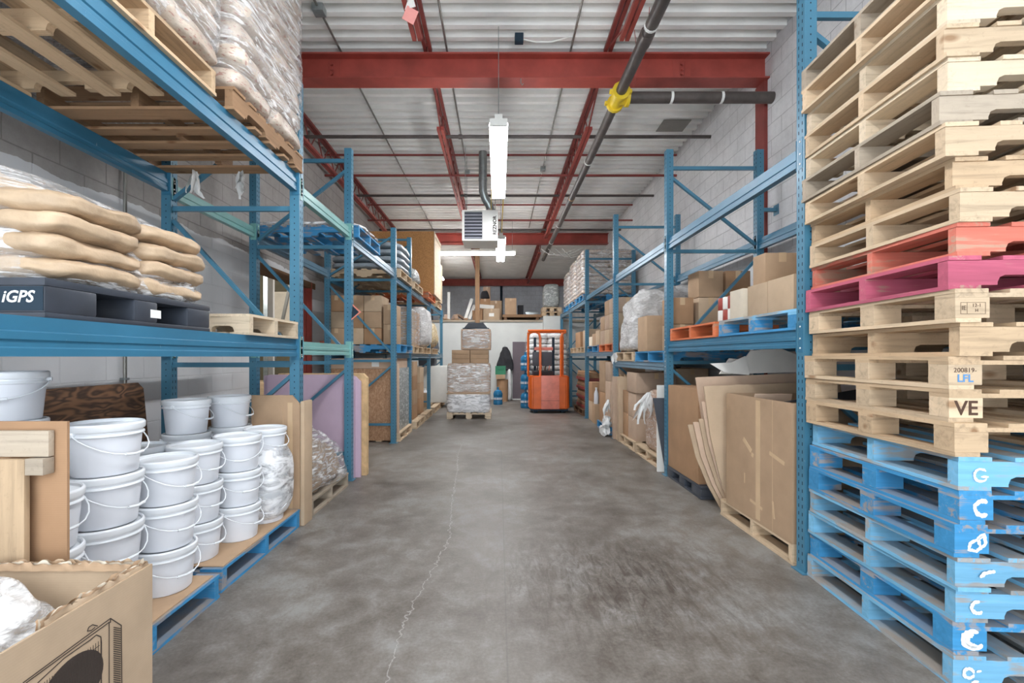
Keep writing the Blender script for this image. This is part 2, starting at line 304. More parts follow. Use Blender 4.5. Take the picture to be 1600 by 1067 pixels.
# ------------------------------------------------------------------ mesh building
class MB:
    def __init__(s): s.bm = bmesh.new(); s.mi = 0; s.flat = False
    def _tag(s, verts):
        fs = set(f for v in verts for f in v.link_faces)
        for f in fs: f.material_index = s.mi
    def box(s, x0, x1, y0, y1, z0, z1, bev=0, rot=None, piv=None):
        g = bmesh.ops.create_cube(s.bm, size=1); vs = g['verts']
        c = Vector(((x0 + x1) / 2, (y0 + y1) / 2, (z0 + z1) / 2)); d = (x1 - x0, y1 - y0, z1 - z0)
        for v in vs: v.co = Vector((v.co.x * d[0], v.co.y * d[1], v.co.z * d[2])) + c
        if rot:
            mt = Euler(rot).to_matrix(); pv = Vector(piv) if piv else c
            for v in vs: v.co = mt @ (v.co - pv) + pv
        s._tag(vs)
        if bev:
            s.flat = True
            es = list(set(e for v in vs for e in v.link_edges))
            bmesh.ops.bevel(s.bm, geom=es, offset=bev, segments=2, affect='EDGES', profile=0.6)
        return s
    def bar(s, p0, p1, wx, wy, up=(0, 0, 1)):
        p0, p1 = Vector(p0), Vector(p1); d = p1 - p0; L = d.length; d.normalize()
        u = Vector(up); a = d.cross(u)
        if a.length < 1e-4: a = d.cross(Vector((0, 1, 0)))
        a.normalize(); b = a.cross(d)
        vs = []
        for t in (0, L):
            for (i, j) in ((-1, -1), (1, -1), (1, 1), (-1, 1)):
                vs.append(s.bm.verts.new(p0 + d * t + a * (i * wx / 2) + b * (j * wy / 2)))
        for q in ((3, 2, 1, 0), (4, 5, 6, 7), (0, 1, 5, 4), (1, 2, 6, 5), (2, 3, 7, 6), (3, 0, 4, 7)):
            f = s.bm.faces.new([vs[k] for k in q]); f.material_index = s.mi
        return s
    def tube(s, pts, r, n=8, cap=True):
        pts = [Vector(p) for p in pts]; rings = []; prev = None
        for i, p in enumerate(pts):
            d = (pts[min(i + 1, len(pts) - 1)] - pts[max(i - 1, 0)]).normalized()
            if prev is None:
                a = d.orthogonal().normalized()
            else:
                a = (prev - d * prev.dot(d)).normalized()
            prev = a; b = d.cross(a); rr = r[i] if isinstance(r, (list, tuple)) else r
            rings.append([s.bm.verts.new(p + (a * math.cos(2 * math.pi * k / n) + b * math.sin(2 * math.pi * k / n)) * rr) for k in range(n)])
        for i in range(len(rings) - 1):
            for k in range(n):
                f = s.bm.faces.new((rings[i][k], rings[i][(k + 1) % n], rings[i + 1][(k + 1) % n], rings[i + 1][k])); f.material_index = s.mi
        if cap:
            for rg in (list(reversed(rings[0])), rings[-1]):
                f = s.bm.faces.new(rg); f.material_index = s.mi
        return s
    def lathe(s, prof, n=32, c=(0, 0, 0)):
        c = Vector(c); rings = []
        for (r, z) in prof:
            if r < 1e-5: rings.append([s.bm.verts.new(c + Vector((0, 0, z)))])
            else: rings.append([s.bm.verts.new(c + Vector((r * math.cos(2 * math.pi * k / n), r * math.sin(2 * math.pi * k / n), z))) for k in range(n)])
        for i in range(len(rings) - 1):
            A, B = rings[i], rings[i + 1]
            for k in range(n):
                k2 = (k + 1) % n
                if len(A) == 1 and len(B) == 1: continue
                if len(A) == 1: q = (A[0], B[k2], B[k])
                elif len(B) == 1: q = (A[k], A[k2], B[0])
                else: q = (A[k], A[k2], B[k2], B[k])
                f = s.bm.faces.new(q); f.material_index = s.mi
        return s
    def prism(s, poly, a0, a1, axis='y'):
        """poly in the plane across the axis: y -> (x,z); x -> (y,z); z -> (x,y)"""
        def P(p, t): return {'y': (p[0], t, p[1]), 'x': (t, p[0], p[1]), 'z': (p[0], p[1], t)}[axis]
        A = [s.bm.verts.new(P(p, a0)) for p in poly]; B = [s.bm.verts.new(P(p, a1)) for p in poly]; n = len(poly)
        fs = [s.bm.faces.new(A), s.bm.faces.new(list(reversed(B)))]
        for k in range(n): fs.append(s.bm.faces.new((A[k], B[k], B[(k + 1) % n], A[(k + 1) % n])))
        for f in fs: f.material_index = s.mi
        return s
    def blob(s, cs, n=10, p=6, amp=0.0, freq=3, seed=0, pinch=0, flatb=True):
        """rounded, creased block fitted to eight corners cs (z0: 4 ccw, z1: 4 ccw)"""
        cs = [Vector(c) for c in cs]; cache = {}; so = Vector((seed * 3.17, seed * 1.31, seed * 5.7))
        def vert(u):
            key = tuple(round(t, 4) for t in u)
            if key in cache: return cache[key]
            r = (abs(u[0]) ** p + abs(u[1]) ** p + abs(u[2]) ** p) ** (1 / p); q = [t / r for t in u]
            if pinch:
                e = max(abs(q[0]), abs(q[1])); q[2] *= 1 - pinch * e ** 5
            a, b, c = [(t + 1) / 2 for t in q]
            bot = cs[0] * (1 - a) * (1 - b) + cs[1] * a * (1 - b) + cs[2] * a * b + cs[3] * (1 - a) * b
            top = cs[4] * (1 - a) * (1 - b) + cs[5] * a * (1 - b) + cs[6] * a * b + cs[7] * (1 - a) * b
            v = bot * (1 - c) + top * c
            if amp:
                nv = noise.noise_vector(v * freq + so) + noise.noise_vector(v * freq * 2.7 + so) * 0.5
                if flatb and c < 0.05: nv.z = 0
                v = v + nv * amp
            cache[key] = s.bm.verts.new(v); return cache[key]
        for ax in range(3):
            for sg in (-1, 1):
                o = [(ax + 1) % 3, (ax + 2) % 3]
                for i in range(n):
                    for j in range(n):
                        q = []
                        for (di, dj) in ((0, 0), (1, 0), (1, 1), (0, 1)):
                            u = [0, 0, 0]; u[ax] = sg; u[o[0]] = -1 + 2 * (i + di) / n; u[o[1]] = -1 + 2 * (j + dj) / n; q.append(vert(u))
                        if sg < 0: q.reverse()
                        try: f = s.bm.faces.new(q); f.material_index = s.mi
                        except ValueError: pass
        return s
    def mesh(s, name, mats, smooth=True, ang=38):
        bmesh.ops.recalc_face_normals(s.bm, faces=s.bm.faces)
        if s.flat: ang = min(ang, 18)
        me = bpy.data.meshes.new(name); s.bm.to_mesh(me); s.bm.free()
        for m_ in (mats if isinstance(mats, (list, tuple)) else [mats]): me.materials.append(M[m_] if isinstance(m_, str) else m_)
        if smooth and len(me.polygons):
            for p in me.polygons: p.use_smooth = True
            me.set_sharp_from_angle(angle=R(ang))
        return me
    def build(s, name, mats, parent=None, loc=None, **k):
        return link(name, s.mesh(name, mats, **k), parent, loc)
def link(name, me, parent=None, loc=None, rot=None):
    o = bpy.data.objects.new(name, me); COL.objects.link(o)
    if parent: o.parent = parent
    if loc: o.location = loc
    if rot: o.rotation_euler = rot
    return o
SEEN = {}
def tag(o, label, cat, group=None, kind=None):
    o['label'] = label; o['category'] = cat
    if group: o['group'] = group
    if kind: o['kind'] = kind
    return o
def thing(name, label, cat, loc=(0, 0, 0), rz=0, group=None, rot=None):
    o = bpy.data.objects.new(name, None); COL.objects.link(o); o.empty_display_size = 0.1
    o.location = loc; o.rotation_euler = rot if rot else (0, 0, rz); return tag(o, label, cat, group)
def struct(name, mb, mats, **k):
    o = mb.build(name, mats, **k); o['kind'] = 'structure'; return o
def box8(x0, x1, y0, y1, z0, z1, top=0):
    return [(x0, y0, z0), (x1, y0, z0), (x1, y1, z0), (x0, y1, z0), (x0 + top, y0 + top, z1), (x1 - top, y0 + top, z1), (x1 - top, y1 - top, z1), (x0 + top, y1 - top, z1)]
def textmesh(txt, size, mat, name='lettering', offset=0.0, shear=0.0, depth=0.0006, align='CENTER'):
    cu = bpy.data.curves.new(name, 'FONT'); cu.body = txt; cu.size = size; cu.offset = offset; cu.shear = shear; cu.extrude = depth
    cu.align_x = align; cu.align_y = 'CENTER'; cu.resolution_u = 3
    o = bpy.data.objects.new('tmp', cu); COL.objects.link(o)
    dg = bpy.context.evaluated_depsgraph_get(); dg.update(); me = bpy.data.meshes.new_from_object(o.evaluated_get(dg))
    COL.objects.unlink(o); bpy.data.objects.remove(o); bpy.data.curves.remove(cu)
    me.name = name; me.materials.clear(); me.materials.append(M[mat]); return me
def stroke(pts, w, seed, mat='whitemark', name='spray_mark', th=.0008):
    """ragged painted stroke lying in the xz plane facing -y"""
    rnd = random.Random(seed); P = [Vector((p[0], 0, p[1])) for p in pts]; Q = []
    for a, b in zip(P, P[1:]):
        n = max(2, int((b - a).length / .006)); Q += [a.lerp(b, k / n) for k in range(n)]
    Q.append(P[-1]); mb = MB(); L_ = []
    for i, p in enumerate(Q):
        d = (Q[min(i + 1, len(Q) - 1)] - Q[max(i - 1, 0)]).normalized(); nn = Vector((-d.z, 0, d.x))
        e = min(1, min(i, len(Q) - 1 - i) * .35 + .45); L_.append([mb.bm.verts.new(p + nn * (w * e * (s_ * (.5 + rnd.uniform(-.16, .16))))) for s_ in (1, -1)])
    for a, b in zip(L_, L_[1:]): mb.bm.faces.new((a[0], b[0], b[1], a[1]))
    me = mb.mesh(name, mat, smooth=False); return me
def arc(cx, cz, r, a0, a1, n=12, sx=1): return [(cx + sx * r * math.cos(R(a0 + (a1 - a0) * k / n)), cz + r * math.sin(R(a0 + (a1 - a0) * k / n))) for k in range(n + 1)]
FACE_CAM = (R(90), 0, 0)                 # text read from -y
FACE_PX = (R(90), 0, R(90))              # text read from +x
FACE_NX = (R(90), 0, R(-90))             # text read from -x
ORD = ['', 'lowest', 'second', 'third', 'fourth', 'fifth', 'sixth', 'seventh', 'eighth', 'ninth', 'tenth', 'eleventh', 'twelfth', 'thirteenth', 'fourteenth', 'fifteenth', 'sixteenth', 'seventeenth', 'eighteenth', 'nineteenth', 'twentieth', 'twenty-first', 'twenty-second', 'twenty-third', 'twenty-fourth']

# ------------------------------------------------------------------ room shell
XL, XR, YB, YF, ZC = -3.20, 3.28, 22.8, -1.6, 5.17
struct('floor', MB().box(-7.5, XR + 0.2, YF, YB + .2, -0.15, 0), 'floor', smooth=False)
# left wall with an opening into the next room
OY0, OY1, OZ = 6.15, 7.95, 2.66
mb = MB(); mb.box(XL - .2, XL, YF, OY0, 0, ZC + .15); mb.box(XL - .2, XL, OY1, YB, 0, ZC + .15); mb.box(XL - .2, XL, OY0, OY1, OZ, ZC + .15)
struct('wall_left', mb, 'wall_l', smooth=False)
struct('wall_right', MB().box(XR, XR + .2, YF, YB, 0, ZC + .15), 'wall_r', smooth=False)
struct('wall_back', MB().box(XL - .2, XR + .2, YB, YB + .2, 0, ZC + .15), 'wall_b', smooth=False)
mb = MB(); mb.box(XL - .2, XR + .2, YF - .2, YF, 4.4, ZC + .15); mb.box(XL - .2, XL + .5, YF - .2, YF, 0, 4.4); mb.box(XR - .5, XR + .2, YF - .2, YF, 0, 4.4)
struct('wall_front', mb, 'wall_r', smooth=False)
# the next room seen through the opening
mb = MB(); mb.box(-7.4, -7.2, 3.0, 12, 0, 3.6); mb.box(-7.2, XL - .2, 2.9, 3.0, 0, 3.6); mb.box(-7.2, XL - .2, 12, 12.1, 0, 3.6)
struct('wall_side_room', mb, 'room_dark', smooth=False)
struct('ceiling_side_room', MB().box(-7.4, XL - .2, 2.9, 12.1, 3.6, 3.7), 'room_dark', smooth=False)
# ribbed steel roof deck, ribs running wall to wall
prof = []; y = YF - .1; p = 0.2
while y < YB + .1:
    prof += [(y, ZC), (y + .07, ZC), (y + .078, ZC + .13), (y + .192, ZC + .13)]; y += p
top = [(0, 0), (0, 0)]
mb = MB(); n = len(prof)
A = [mb.bm.verts.new((XL, q[0], q[1])) for q in prof]; B = [mb.bm.verts.new((XR, q[0], q[1])) for q in prof]
for i in range(n - 1): mb.bm.faces.new((A[i], A[i + 1], B[i + 1], B[i]))
mb.box(XL, XR, YF - .1, YB, ZC + .135, ZC + .18)
struct('ceiling', mb, 'deck', smooth=False)
# partition under the mezzanine and the mezzanine floor
PY = 15.2; MZ = 2.53
struct('wall_partition', MB().box(XL, XR, PY, PY + .15, 0, MZ), 'wall_w', smooth=False)
struct('floor_mezzanine', MB().box(XL, XR, PY - .05, YB, MZ, MZ + .06), 'wood_grey0', smooth=False)
struct('door_1', MB().box(px(801, 15.1), px(801, 15.1) + .95, PY - .04, PY, .03, 1.88), 'mauve')
struct('trim_door_sill', MB().box(px(801, 15.1), px(801, 15.1) + .95, PY - .07, PY - .001, 0, .03), 'white')
struct('trim_raised_block', MB().box(1.44, 2.05, PY - .3, PY - .001, 0, 2.70), 'wall_w')
for i, xx in enumerate((-2.55, .05, 1.85)):
    o = struct('trim_back_pilaster', MB().box(xx * 1.5, xx * 1.5 + .12, YB - .06, YB - .001, MZ + .06, ZC - .3), 'hole')

# red steel: three cross girders, bearing joists, bridging
for i, gy in enumerate((5.74, 13.99, 22.2)):
    nm = ('near', 'middle', 'far')[i]
    t = thing('steel_girder', 'red primer I-beam girder spanning the roof, %s of the three' % nm, 'girder', (0, gy, 4.77), group='red roof girders')
    mb = MB(); mb.box(XL, XR, -.11, .11, 0, .018); mb.box(XL, XR, -.11, .11, .29, .31); mb.box(XL, XR, -.006, .006, .018, .29)
    mb.build('i_section', 'redsteel', t, smooth=False)
    if i == 0:
        for xs in (px(519, 5.74), px(1065, 5.74)):
            mb = MB()
            for dx in (-.07, .07): mb.box(xs + dx - .035, xs + dx + .035, -.012, -.006, .05, .27)
            for dz in (.10, .16, .22): mb.tube([(xs, -.03, dz), (xs, -.006, dz)], .018, 6)
            mb.build('splice_plate', 'redsteel', t)
        MB().tube([(.27, -.09, .0), (.27, -.09, -.05), (.285, -.09, -.08), (.30, -.09, -.06)], .006, 6).build('hook', 'galv', t)
def joist(x, y0, y1, label, z1=ZC - .02, h=.37):
    t = thing('roof_joist', label, 'joist', (x, y0, z1), group='red open-web roof joists'); L = y1 - y0
    e = 1.05
    mb = MB(); mb.box(-.05, -.008, 0, L, -.045, -.003); mb.box(.008, .05, 0, L, -.045, -.003); mb.build('top_chord', 'redsteel_dark', t, smooth=False)
    mb = MB(); mb.box(-.05, -.008, e, L - e + .3, -h - .045, -h); mb.box(.008, .05, e, L - e + .3, -h - .045, -h); mb.build('bottom_chord', 'redsteel', t, smooth=False)
    mb = MB(); n = int((L - 2 * e) / .55); y = e + .1
    mb.tube([(0, .1, -.03), (0, e + .08, -h - .02)], .012, 6)
    for k in range(n):
        a = y + k * .55; mb.tube([(0, a, -h - .01), (0, a + .275, -.03)], .011, 5); mb.tube([(0, a + .275, -.03), (0, a + .55, -h - .01)], .011, 5)
    mb.tube([(0, L - .1, -.03), (0, L - e, -h - .02)], .012, 6)
    mb.build('web', 'redsteel_dark', t)
JX = [(-3.03, 'along the left wall'), (-.86, 'left of centre'), (1.33, 'right of centre beside the black pipe')]
SP = [(-1.5, 5.68, 'front'), (5.80, 13.93, 'middle'), (14.05, 22.1, 'back')]
for x, lx in JX:
    for y0, y1, ly in SP: joist(x, y0, y1, 'red open-web steel roof joist %s, %s roof bay' % (lx, ly))
for yb, la in ((8.58, 'nearer'), (11.4, 'farther')):
    t = thing('bridging_bar', 'thin red bridging bars crossing the middle roof bay, %s pair' % la, 'steel bar', (0, yb, 4.75), group='red bridging bars')
    MB().box(XL, XR, -.015, .015, -.035, 0).build('lower_bar', 'redsteel_dark', t); MB().box(XL, XR, -.015, .015, .345, .375).build('upper_bar', 'redsteel_dark', t)
# wall columns
t = thing('steel_column', 'rust red steel column flush in the right wall below the near girder', 'column', (XR - .01, 5.78, 0))
mb = MB(); mb.box(-.03, .01, -.10, .10, 0, 4.77); mb.build('shaft', 'redsteel_dark', t)
t = thing('steel_column', 'worn red steel column beside the opening in the left wall', 'column', (XL - .3, 8.03, 0))
mb = MB(); mb.box(.06, .3 + .02, -.11, -.082, 0, 2.66); mb.build('flange', 'redsteel', t); MB().box(.1, .24, -.14, -.112, 0, 2.66).build('web', 'redsteel', t)
t = thing('door_lintel', 'rusty red brown steel lintel over the opening in the left wall', 'lintel', (XL, OY0, OZ))
MB().box(-.19, .015, -.15, 1.95, -.10, -.001).build('plate', 'wood_dark1', t)
# items in the side room
for i, (x, y_) in enumerate(((-4.06, 8.2), (-5.0, 9.9))):
    tag(MB().box(x, x + .09, y_, y_ + .06, 0, 3.5).build('wall_stud', ['styro', 'galv'][i]), ['white upright post standing inside the side room opening', 'thin grey upright stud deeper in the side room'][i], 'post')
sl = bpy.data.lights.new('side_room_fill_light', 'POINT'); sl.energy = 110; sl.shadow_soft_size = .15; so = bpy.data.objects.new('side_room_fill_light', sl); COL.objects.link(so); so.location = (-5.2, 8.4, 3.2)  # fill light added to lift the black side room, has no fixture
t = thing('electrical_panel', 'beige electrical panel box on the side room wall', 'electrical panel', (-5.85, 11.85, 2.15))
MB().box(0, .6, 0, .1, 0, .9, bev=.01).build('cabinet', 'cardpale', t); MB().box(.05, .55, -.02, -.001, .05, .85, bev=.008).build('door', 'cardpale', t)
tag(MB().bar((-4.6, 9.0, .1), (-4.0, 9.0, 2.9), .05, .05).build('diagonal_bar', 'conduit', smooth=False), 'grey diagonal metal bar inside the side room', 'metal bar')
tag(MB().box(-5.6, -4.0, 9.8, 10.9, .001, .85, bev=.02).build('crate', 'wood_tan0'), 'tan wooden crate standing in the side room', 'crate')
# vertical conduit on the left wall
t = thing('wall_conduit', 'grey metal conduit running up the left block wall', 'conduit', (XL, px(0, 1) * 0 + 728 * 3.2 / (779 - 190), 0))
MB().tube([(.03, 0, .4), (.03, 0, 5.1)], .014, 8).build('tube', 'conduit', t)
mb = MB()
for z in (1.2, 2.2, 3.2, 4.2): mb.box(.002, .05, -.022, .022, z, z + .02)
mb.build('clamp', 'galv', t)

# ------------------------------------------------------------------ pipes, conduits, lights, heater
t = thing('gas_pipe', 'thick black steel pipe running along the ceiling right of centre', 'pipe', (1.43, 0, 4.50))
MB().tube([(0, -1.4, 0), (0, 5.42, 0)], .062, 14).build('run', 'pipe', t); MB().tube([(0, 5.74, 0), (0, 14.9, 0)], .058, 14).build('run', 'pipe', t)
for d, r in ((3.7, .066), (4.35, .066), (7.4, .064), (9.1, .064), (11, .064), (12.6, .064)): MB().tube([(0, d, 0), (0, d + .03, 0)], r, 14).build('band', 'label' if d != 9.1 else 'foamedge', t)
MB().tube([(0, 4.45, 0), (0, 4.62, 0)], .07, 14).build('coupling', 'pipe', t)
t = thing('branch_pipe', 'thick black steel branch pipe running level into the right wall', 'pipe', (1.43, 5.58, 4.50))
MB().tube([(.12, 0, 0), (XR - 1.43 + .04, 0, 0)], .066, 16).build('run', 'pipe', t)
for x in (.62, 1.22): MB().tube([(x, 0, 0), (x + .03, 0, 0)], .070, 16).build('band', 'label', t)
t = thing('pipe_coupling', 'yellow painted tee coupling where the two black pipes meet', 'pipe fitting', (1.43, 5.58, 4.50))
mb = MB(); mb.tube([(0, -.14, 0), (0, .14, 0)], .082, 14); mb.tube([(0, 0, 0), (.12, 0, 0)], .082, 14)
mb.build('tee', 'yellow', t)
for a, b in (((0, -.16, 0), (0, -.11, 0)), ((0, .11, 0), (0, .16, 0)), ((.09, 0, 0), (.13, 0, 0))): MB().tube([a, b], .105, 12).build('flange', 'yellow', t)
for s in (-1, 1):
    MB().box(s * .11 - .02, s * .11 + .02, -.15, -.1, -.02, .02, bev=.006).build('bolt_lug', 'yellow', t); MB().box(s * .11 - .02, s * .11 + .02, .1, .15, -.02, .02, bev=.006).build('bolt_lug', 'yellow', t)
for k, (d, z) in enumerate(((7.21, 4.80), (9.85, 4.80), (12.5, 4.80))):
    t = thing('sprinkler_pipe', 'thin dark pipe crossing the ceiling wall to wall, %s of the three' % ('nearest', 'middle one', 'farthest')[k], 'pipe', (0, d, z), group='thin cross pipes')
    MB().tube([(XL, 0, 0), (XR, 0, 0)], .026, 10).build('run', 'pipe', t)
    MB().tube([(-.62 - .1 * k, 0, 0), (-.56 - .1 * k, 0, 0)], .036, 10).build('coupling', 'pipe', t)
    MB().tube([(-.9, 0, .02), (-.9, 0, .33)], .008, 6).build('hanger', 'galv', t)
for k, (x, ln, nm) in enumerate(((-1.93, 14, 'left of the joists'), (-.63, 9.5, 'just right of the left centre joist'), (.88, 13.5, 'right of the hanging lamps'))):
    t = thing('ceiling_conduit', 'thin grey conduit along the roof deck, %s' % nm, 'conduit', (x, 0, ZC - .035), group='conduits along the roof deck')
    MB().tube([(0, -1.4, 0), (0, ln, 0)], .013, 8).build('tube', 'conduit', t)
    if k != 1: MB().box(-.06, .06, 4.95, 5.07, -.05, .03, bev=.006).build('junction_box', 'galv', t) if k == 0 else MB().box(-.05, .05, 9.2, 9.3, -.05, .03, bev=.006).build('junction_box', 'galv', t)
    else: MB().box(-.05, .05, 9.4, 9.5, -.05, .03, bev=.006).build('junction_box', 'galv', t)
t = thing('junction_box', 'small dark box with a white cable under the deck left of the black pipe', 'junction box', (px(811, 5.45), 5.45, ZC - .09))
MB().box(-.05, .05, -.04, .04, -.01, .085, bev=.006).build('box', 'hole', t)
MB().tube([(.05, 0, .03), (.2, 0, 0), (.38, 0, .0), (.58, 0, .055)], .008, 6).build('cable', 'label', t)
t = thing('deck_patch', 'flat grey metal patch plate on the roof deck near the right wall', 'metal plate', (px(1050, 7.6), 7.6, ZC - .012))
MB().box(-.2, .24, -.19, .19, 0, .01).build('plate', 'conduit', t)
t = thing('paper_tag', 'pink paper tag hung by a white strap from the left centre joist', 'tag', (px(641, 4.3), 4.3, 4.55))
mb = MB(); mb.box(-.055, .055, -.002, .002, -.07, .07, rot=(0, .35, .3)); mb.build('tag', 'pinktag', t)
MB().tube([(0, 0, .07), (.03, 0, .16), (.05, 0, .28)], .006, 6).build('strap', 'label', t)
MB().prism([(-.05, .05), (.05, .08), (.03, .15), (-.01, .17)], -.004, .004).build('bag', 'styro', t)
def fluoro(label, c, L, along, chain, glow='tubeglow'):
    t = thing('fluorescent_lamp', label, 'ceiling light', c, 0 if along == 'y' else R(90), group='fluorescent strip lamps')
    mb = MB(); mb.box(-.045, .045, -L / 2, L / 2, 0, .055, bev=.004); mb.build('housing', 'white', t)
    lens = [(-.046, .0), (-.085, -.018), (-.104, -.036), (-.105, -.062), (-.07, -.078), (-.02, -.066), (.0, -.052), (.02, -.066), (.07, -.078), (.105, -.062), (.104, -.036), (.085, -.018), (.046, .0)]
    MB().prism([(-.046, .001), (.046, .001), (.10, -.022), (.10, -.016), (.048, .012), (-.048, .012), (-.10, -.016), (-.10, -.022)], -L / 2 + .03, L / 2 - .03).build('reflector', 'white', t, smooth=False)
    mb = MB(); mb.prism(lens, -L / 2 + .03, L / 2 - .03); mb.build('diffuser', glow, t, ang=60)
    for s in (-1, 1):
        MB().box(-.10, .10, s * (L / 2 - .015) - .015, s * (L / 2 - .015) + .015, -.075, .005, bev=.004).build('end_cap', 'white', t)
        MB().tube([(0, s * (L / 2 - .1), .05), (0, s * (L / 2 - .1), chain)], .004, 5).build('chain', 'galv', t)
fluoro('white fluorescent strip lamp hung lengthwise over the aisle, nearest one in view', (.0, 6.43, 4.06), 2.44, 'y', 1.1)
fluoro('fluorescent strip lamp hung lengthwise just right of the heater', (.05, 11.3, 4.02), 2.44, 'y', 1.1)
fluoro('fluorescent strip lamp hung crosswise behind the heater', (px(806, 12.95) - 1.22, 12.95, 4.31), 2.44, 'x', .93)
fluoro('added unseen fluorescent strip lamp hung above the front of the aisle, out of view', (.0, 1.9, 4.06), 2.44, 'y', 1.1)  # lamp added out of view for extra light, no known fixture there
fluoro('added hidden fluorescent strip lamp brightening the mezzanine back wall, at left', (-2.3, 17.6, 4.55), 2.44, 'y', .6)  # lamp added out of sight to brighten the mezzanine back wall
for k, (xa, xb, dd) in enumerate(((1.62, 1.55, 5.0), (1.70, 1.52, 5.2), (1.56, 1.60, 5.35))):
    tag(MB().tube([(xa, dd, 5.15), ((xa + xb) / 2 + .02, dd + .02, 4.85), (xb, dd + .12, 4.56)], .004, 5).build('hanging_wire', 'redsteel'), 'thin reddish wire hanging from the deck near the yellow coupling, %s of three' % ('leftmost', 'rightmost', 'middle one')[(0, 1, 2)[k]], 'wire', 'thin wires near the yellow coupling')
# heater
hd = 8.3; hx0, hx1 = px(722, hd), px(778, hd); hz0, hz1 = pz(376, hd), pz(328, hd)
t = thing('unit_heater', 'white gas unit heater with grey louvres hung from the ceiling', 'heater', ((hx0 + hx1) / 2, hd, hz0)); W_ = hx1 - hx0; HH = hz1 - hz0
mb = MB(); lx0, lx1 = -W_ / 2 + .04, -W_ / 2 + .36
mb.box(-W_ / 2, W_ / 2, .06, .6, 0, HH, bev=.006); mb.box(-W_ / 2, lx0, 0, .06, 0, HH); mb.box(lx0, lx1, 0, .06, 0, .03); mb.box(lx0, lx1, 0, .06, HH - .025, HH); mb.box(lx1, W_ / 2, 0, .06, 0, HH)
mb.build('casing', 'white', t, smooth=False)
MB().box(lx0, lx1, .05, .058, .03, HH - .025).build('louvre_opening', 'darkgrey', t)
for k in range(8):
    z = .055 + k * (HH - .08) / 8; MB().box(lx0 + .004, lx1 - .004, .005, .05, z, z + .005, rot=(R(32), 0, 0)).build('louvre', 'louvre', t)
tm = link('lettering', textmesh('REZNOR', .085, 'ink', offset=.003), t, (W_ / 2 - .05, -.002, HH * .48)); tm.rotation_euler = Euler((R(90), 0, 0)).to_matrix().to_4x4().to_euler(); tm.matrix_local = Matrix.Translation((W_ / 2 - .055, -.002, HH * .5)) @ Matrix.Rotation(R(-90), 4, 'Y') @ Matrix.Rotation(R(90), 4, 'X')
for x in (-W_ / 2 + .05, W_ / 2 - .05):
    for y in (.1, .5): MB().tube([(x, y, HH), (x, y, ZC - hz0)], .005, 5).build('hanging_rod', 'galv', t)
MB().tube([(.20, .1, HH), (.20, .1, ZC - hz0)], .005, 5).build('gas_line', 'yellow', t)
t = thing('flue_duct', 'galvanised flue duct with elbow rising above the unit heater', 'duct', (px(766, hd), hd + .35, hz1))
MB().tube([(0, 0, .0), (0, 0, .12), (-.03, -.02, .2), (-.1, -.05, .3), (-.14, -.08, .42), (-.14, -.08, 1.15)], .075, 14).build('pipe', 'galv', t)
MB().tube([(0, 0, .08), (0, 0, .12)], .082, 14).build('collar', 'galv', t); MB().tube([(-.14, -.08, .62), (-.14, -.08, .66)], .082, 14).build('collar', 'galv', t)
t = thing('power_cable', 'yellow power cable hanging beside the unit heater', 'cable', (px(786, 8.9), 8.9, ZC))
MB().tube([(0, 0, 0), (.01, 0, -.5), (.0, .1, -.85), (-.01, .5, -.95), (-.02, 1.2, -1.08)], .009, 6).build('cord', 'yellow', t)
t = thing('cable_bundle', 'loose white cables draped between the black pipe and the far girder', 'cable', (1.45, 13.3, 4.4))
for k in range(4): MB().tube([(-.25 + .2 * k, -.1, .05), (.0 + .2 * k, -.1, -.12 - .03 * k), (.35 + .2 * k, -.05, -.1), (.75 + .2 * k, .0, .06 + .04 * k)], .010, 5).build('cord', 'label', t)

# ------------------------------------------------------------------ pallet racking
HGT = {}
def post_mesh(h, side):
    k = ('post', h, side)
    if k in HGT: return HGT[k]
    mb = MB(); mb.prism([(-.04, -.04), (.04, -.04), (.04, .04), (-.04, .04)], 0, h, 'z')
    # (dark slots down the aisle face and the two flanks)
    mb.mi = 1; z = .07
    while z < h - .03:
        for yy in (-.018, .018): mb.box(side * .0402 - .0004, side * .0402 + .0004, yy - .0035, yy + .0035, z - .011, z + .011)
        mb.box(-.004, .004, -.0406, -.0402, z - .004, z + .006); z += .0508
    me = mb.mesh('post', ['rack', 'hole'], smooth=False); HGT[k] = me; return me
def frame(side, y, h, label, braces=None, group='blue rack upright frames'):
    """upright frame; side -1 left rack, +1 right rack"""
    xf, xr = (-1.70, -2.77) if side < 0 else (2.01, 3.07)
    t = thing('rack_upright_frame', label, 'rack frame', (xf, y, 0), group=group)
    dx = xr - xf; s = 1 if dx > 0 else -1
    link('post', post_mesh(h, -side), t); link('post', post_mesh(h, -side), t, (dx, 0, 0))
    for x in (0, dx): MB().box(x - .065, x + .065, -.06, .06, 0, .006).build('foot_plate', 'rack', t)
    def hz(z): MB().box(min(s * .04, dx - s * .04), max(s * .04, dx - s * .04), -.016, .016, z - .02, z + .02).build('brace', 'rack', t, smooth=False)
    def dg(z0, z1):  # z0 at the aisle post, z1 at the wall post
        MB().bar((s * .04, 0, z0), (dx - s * .04, 0, z1), .03, .038, up=(0, 1, 0)).build('brace', 'rack', t, smooth=False)
    lv = [.30, 1.33, 2.64, 3.62]
    for z in lv:
        if z < h - .02: hz(z)
    dg(1.24, .38)
    if h > 2.5: dg(1.46, 2.54)
    if h > 3.3: dg(3.5 if h > 3.55 else h - .15, 2.72)
    return t
BEAMS = {}
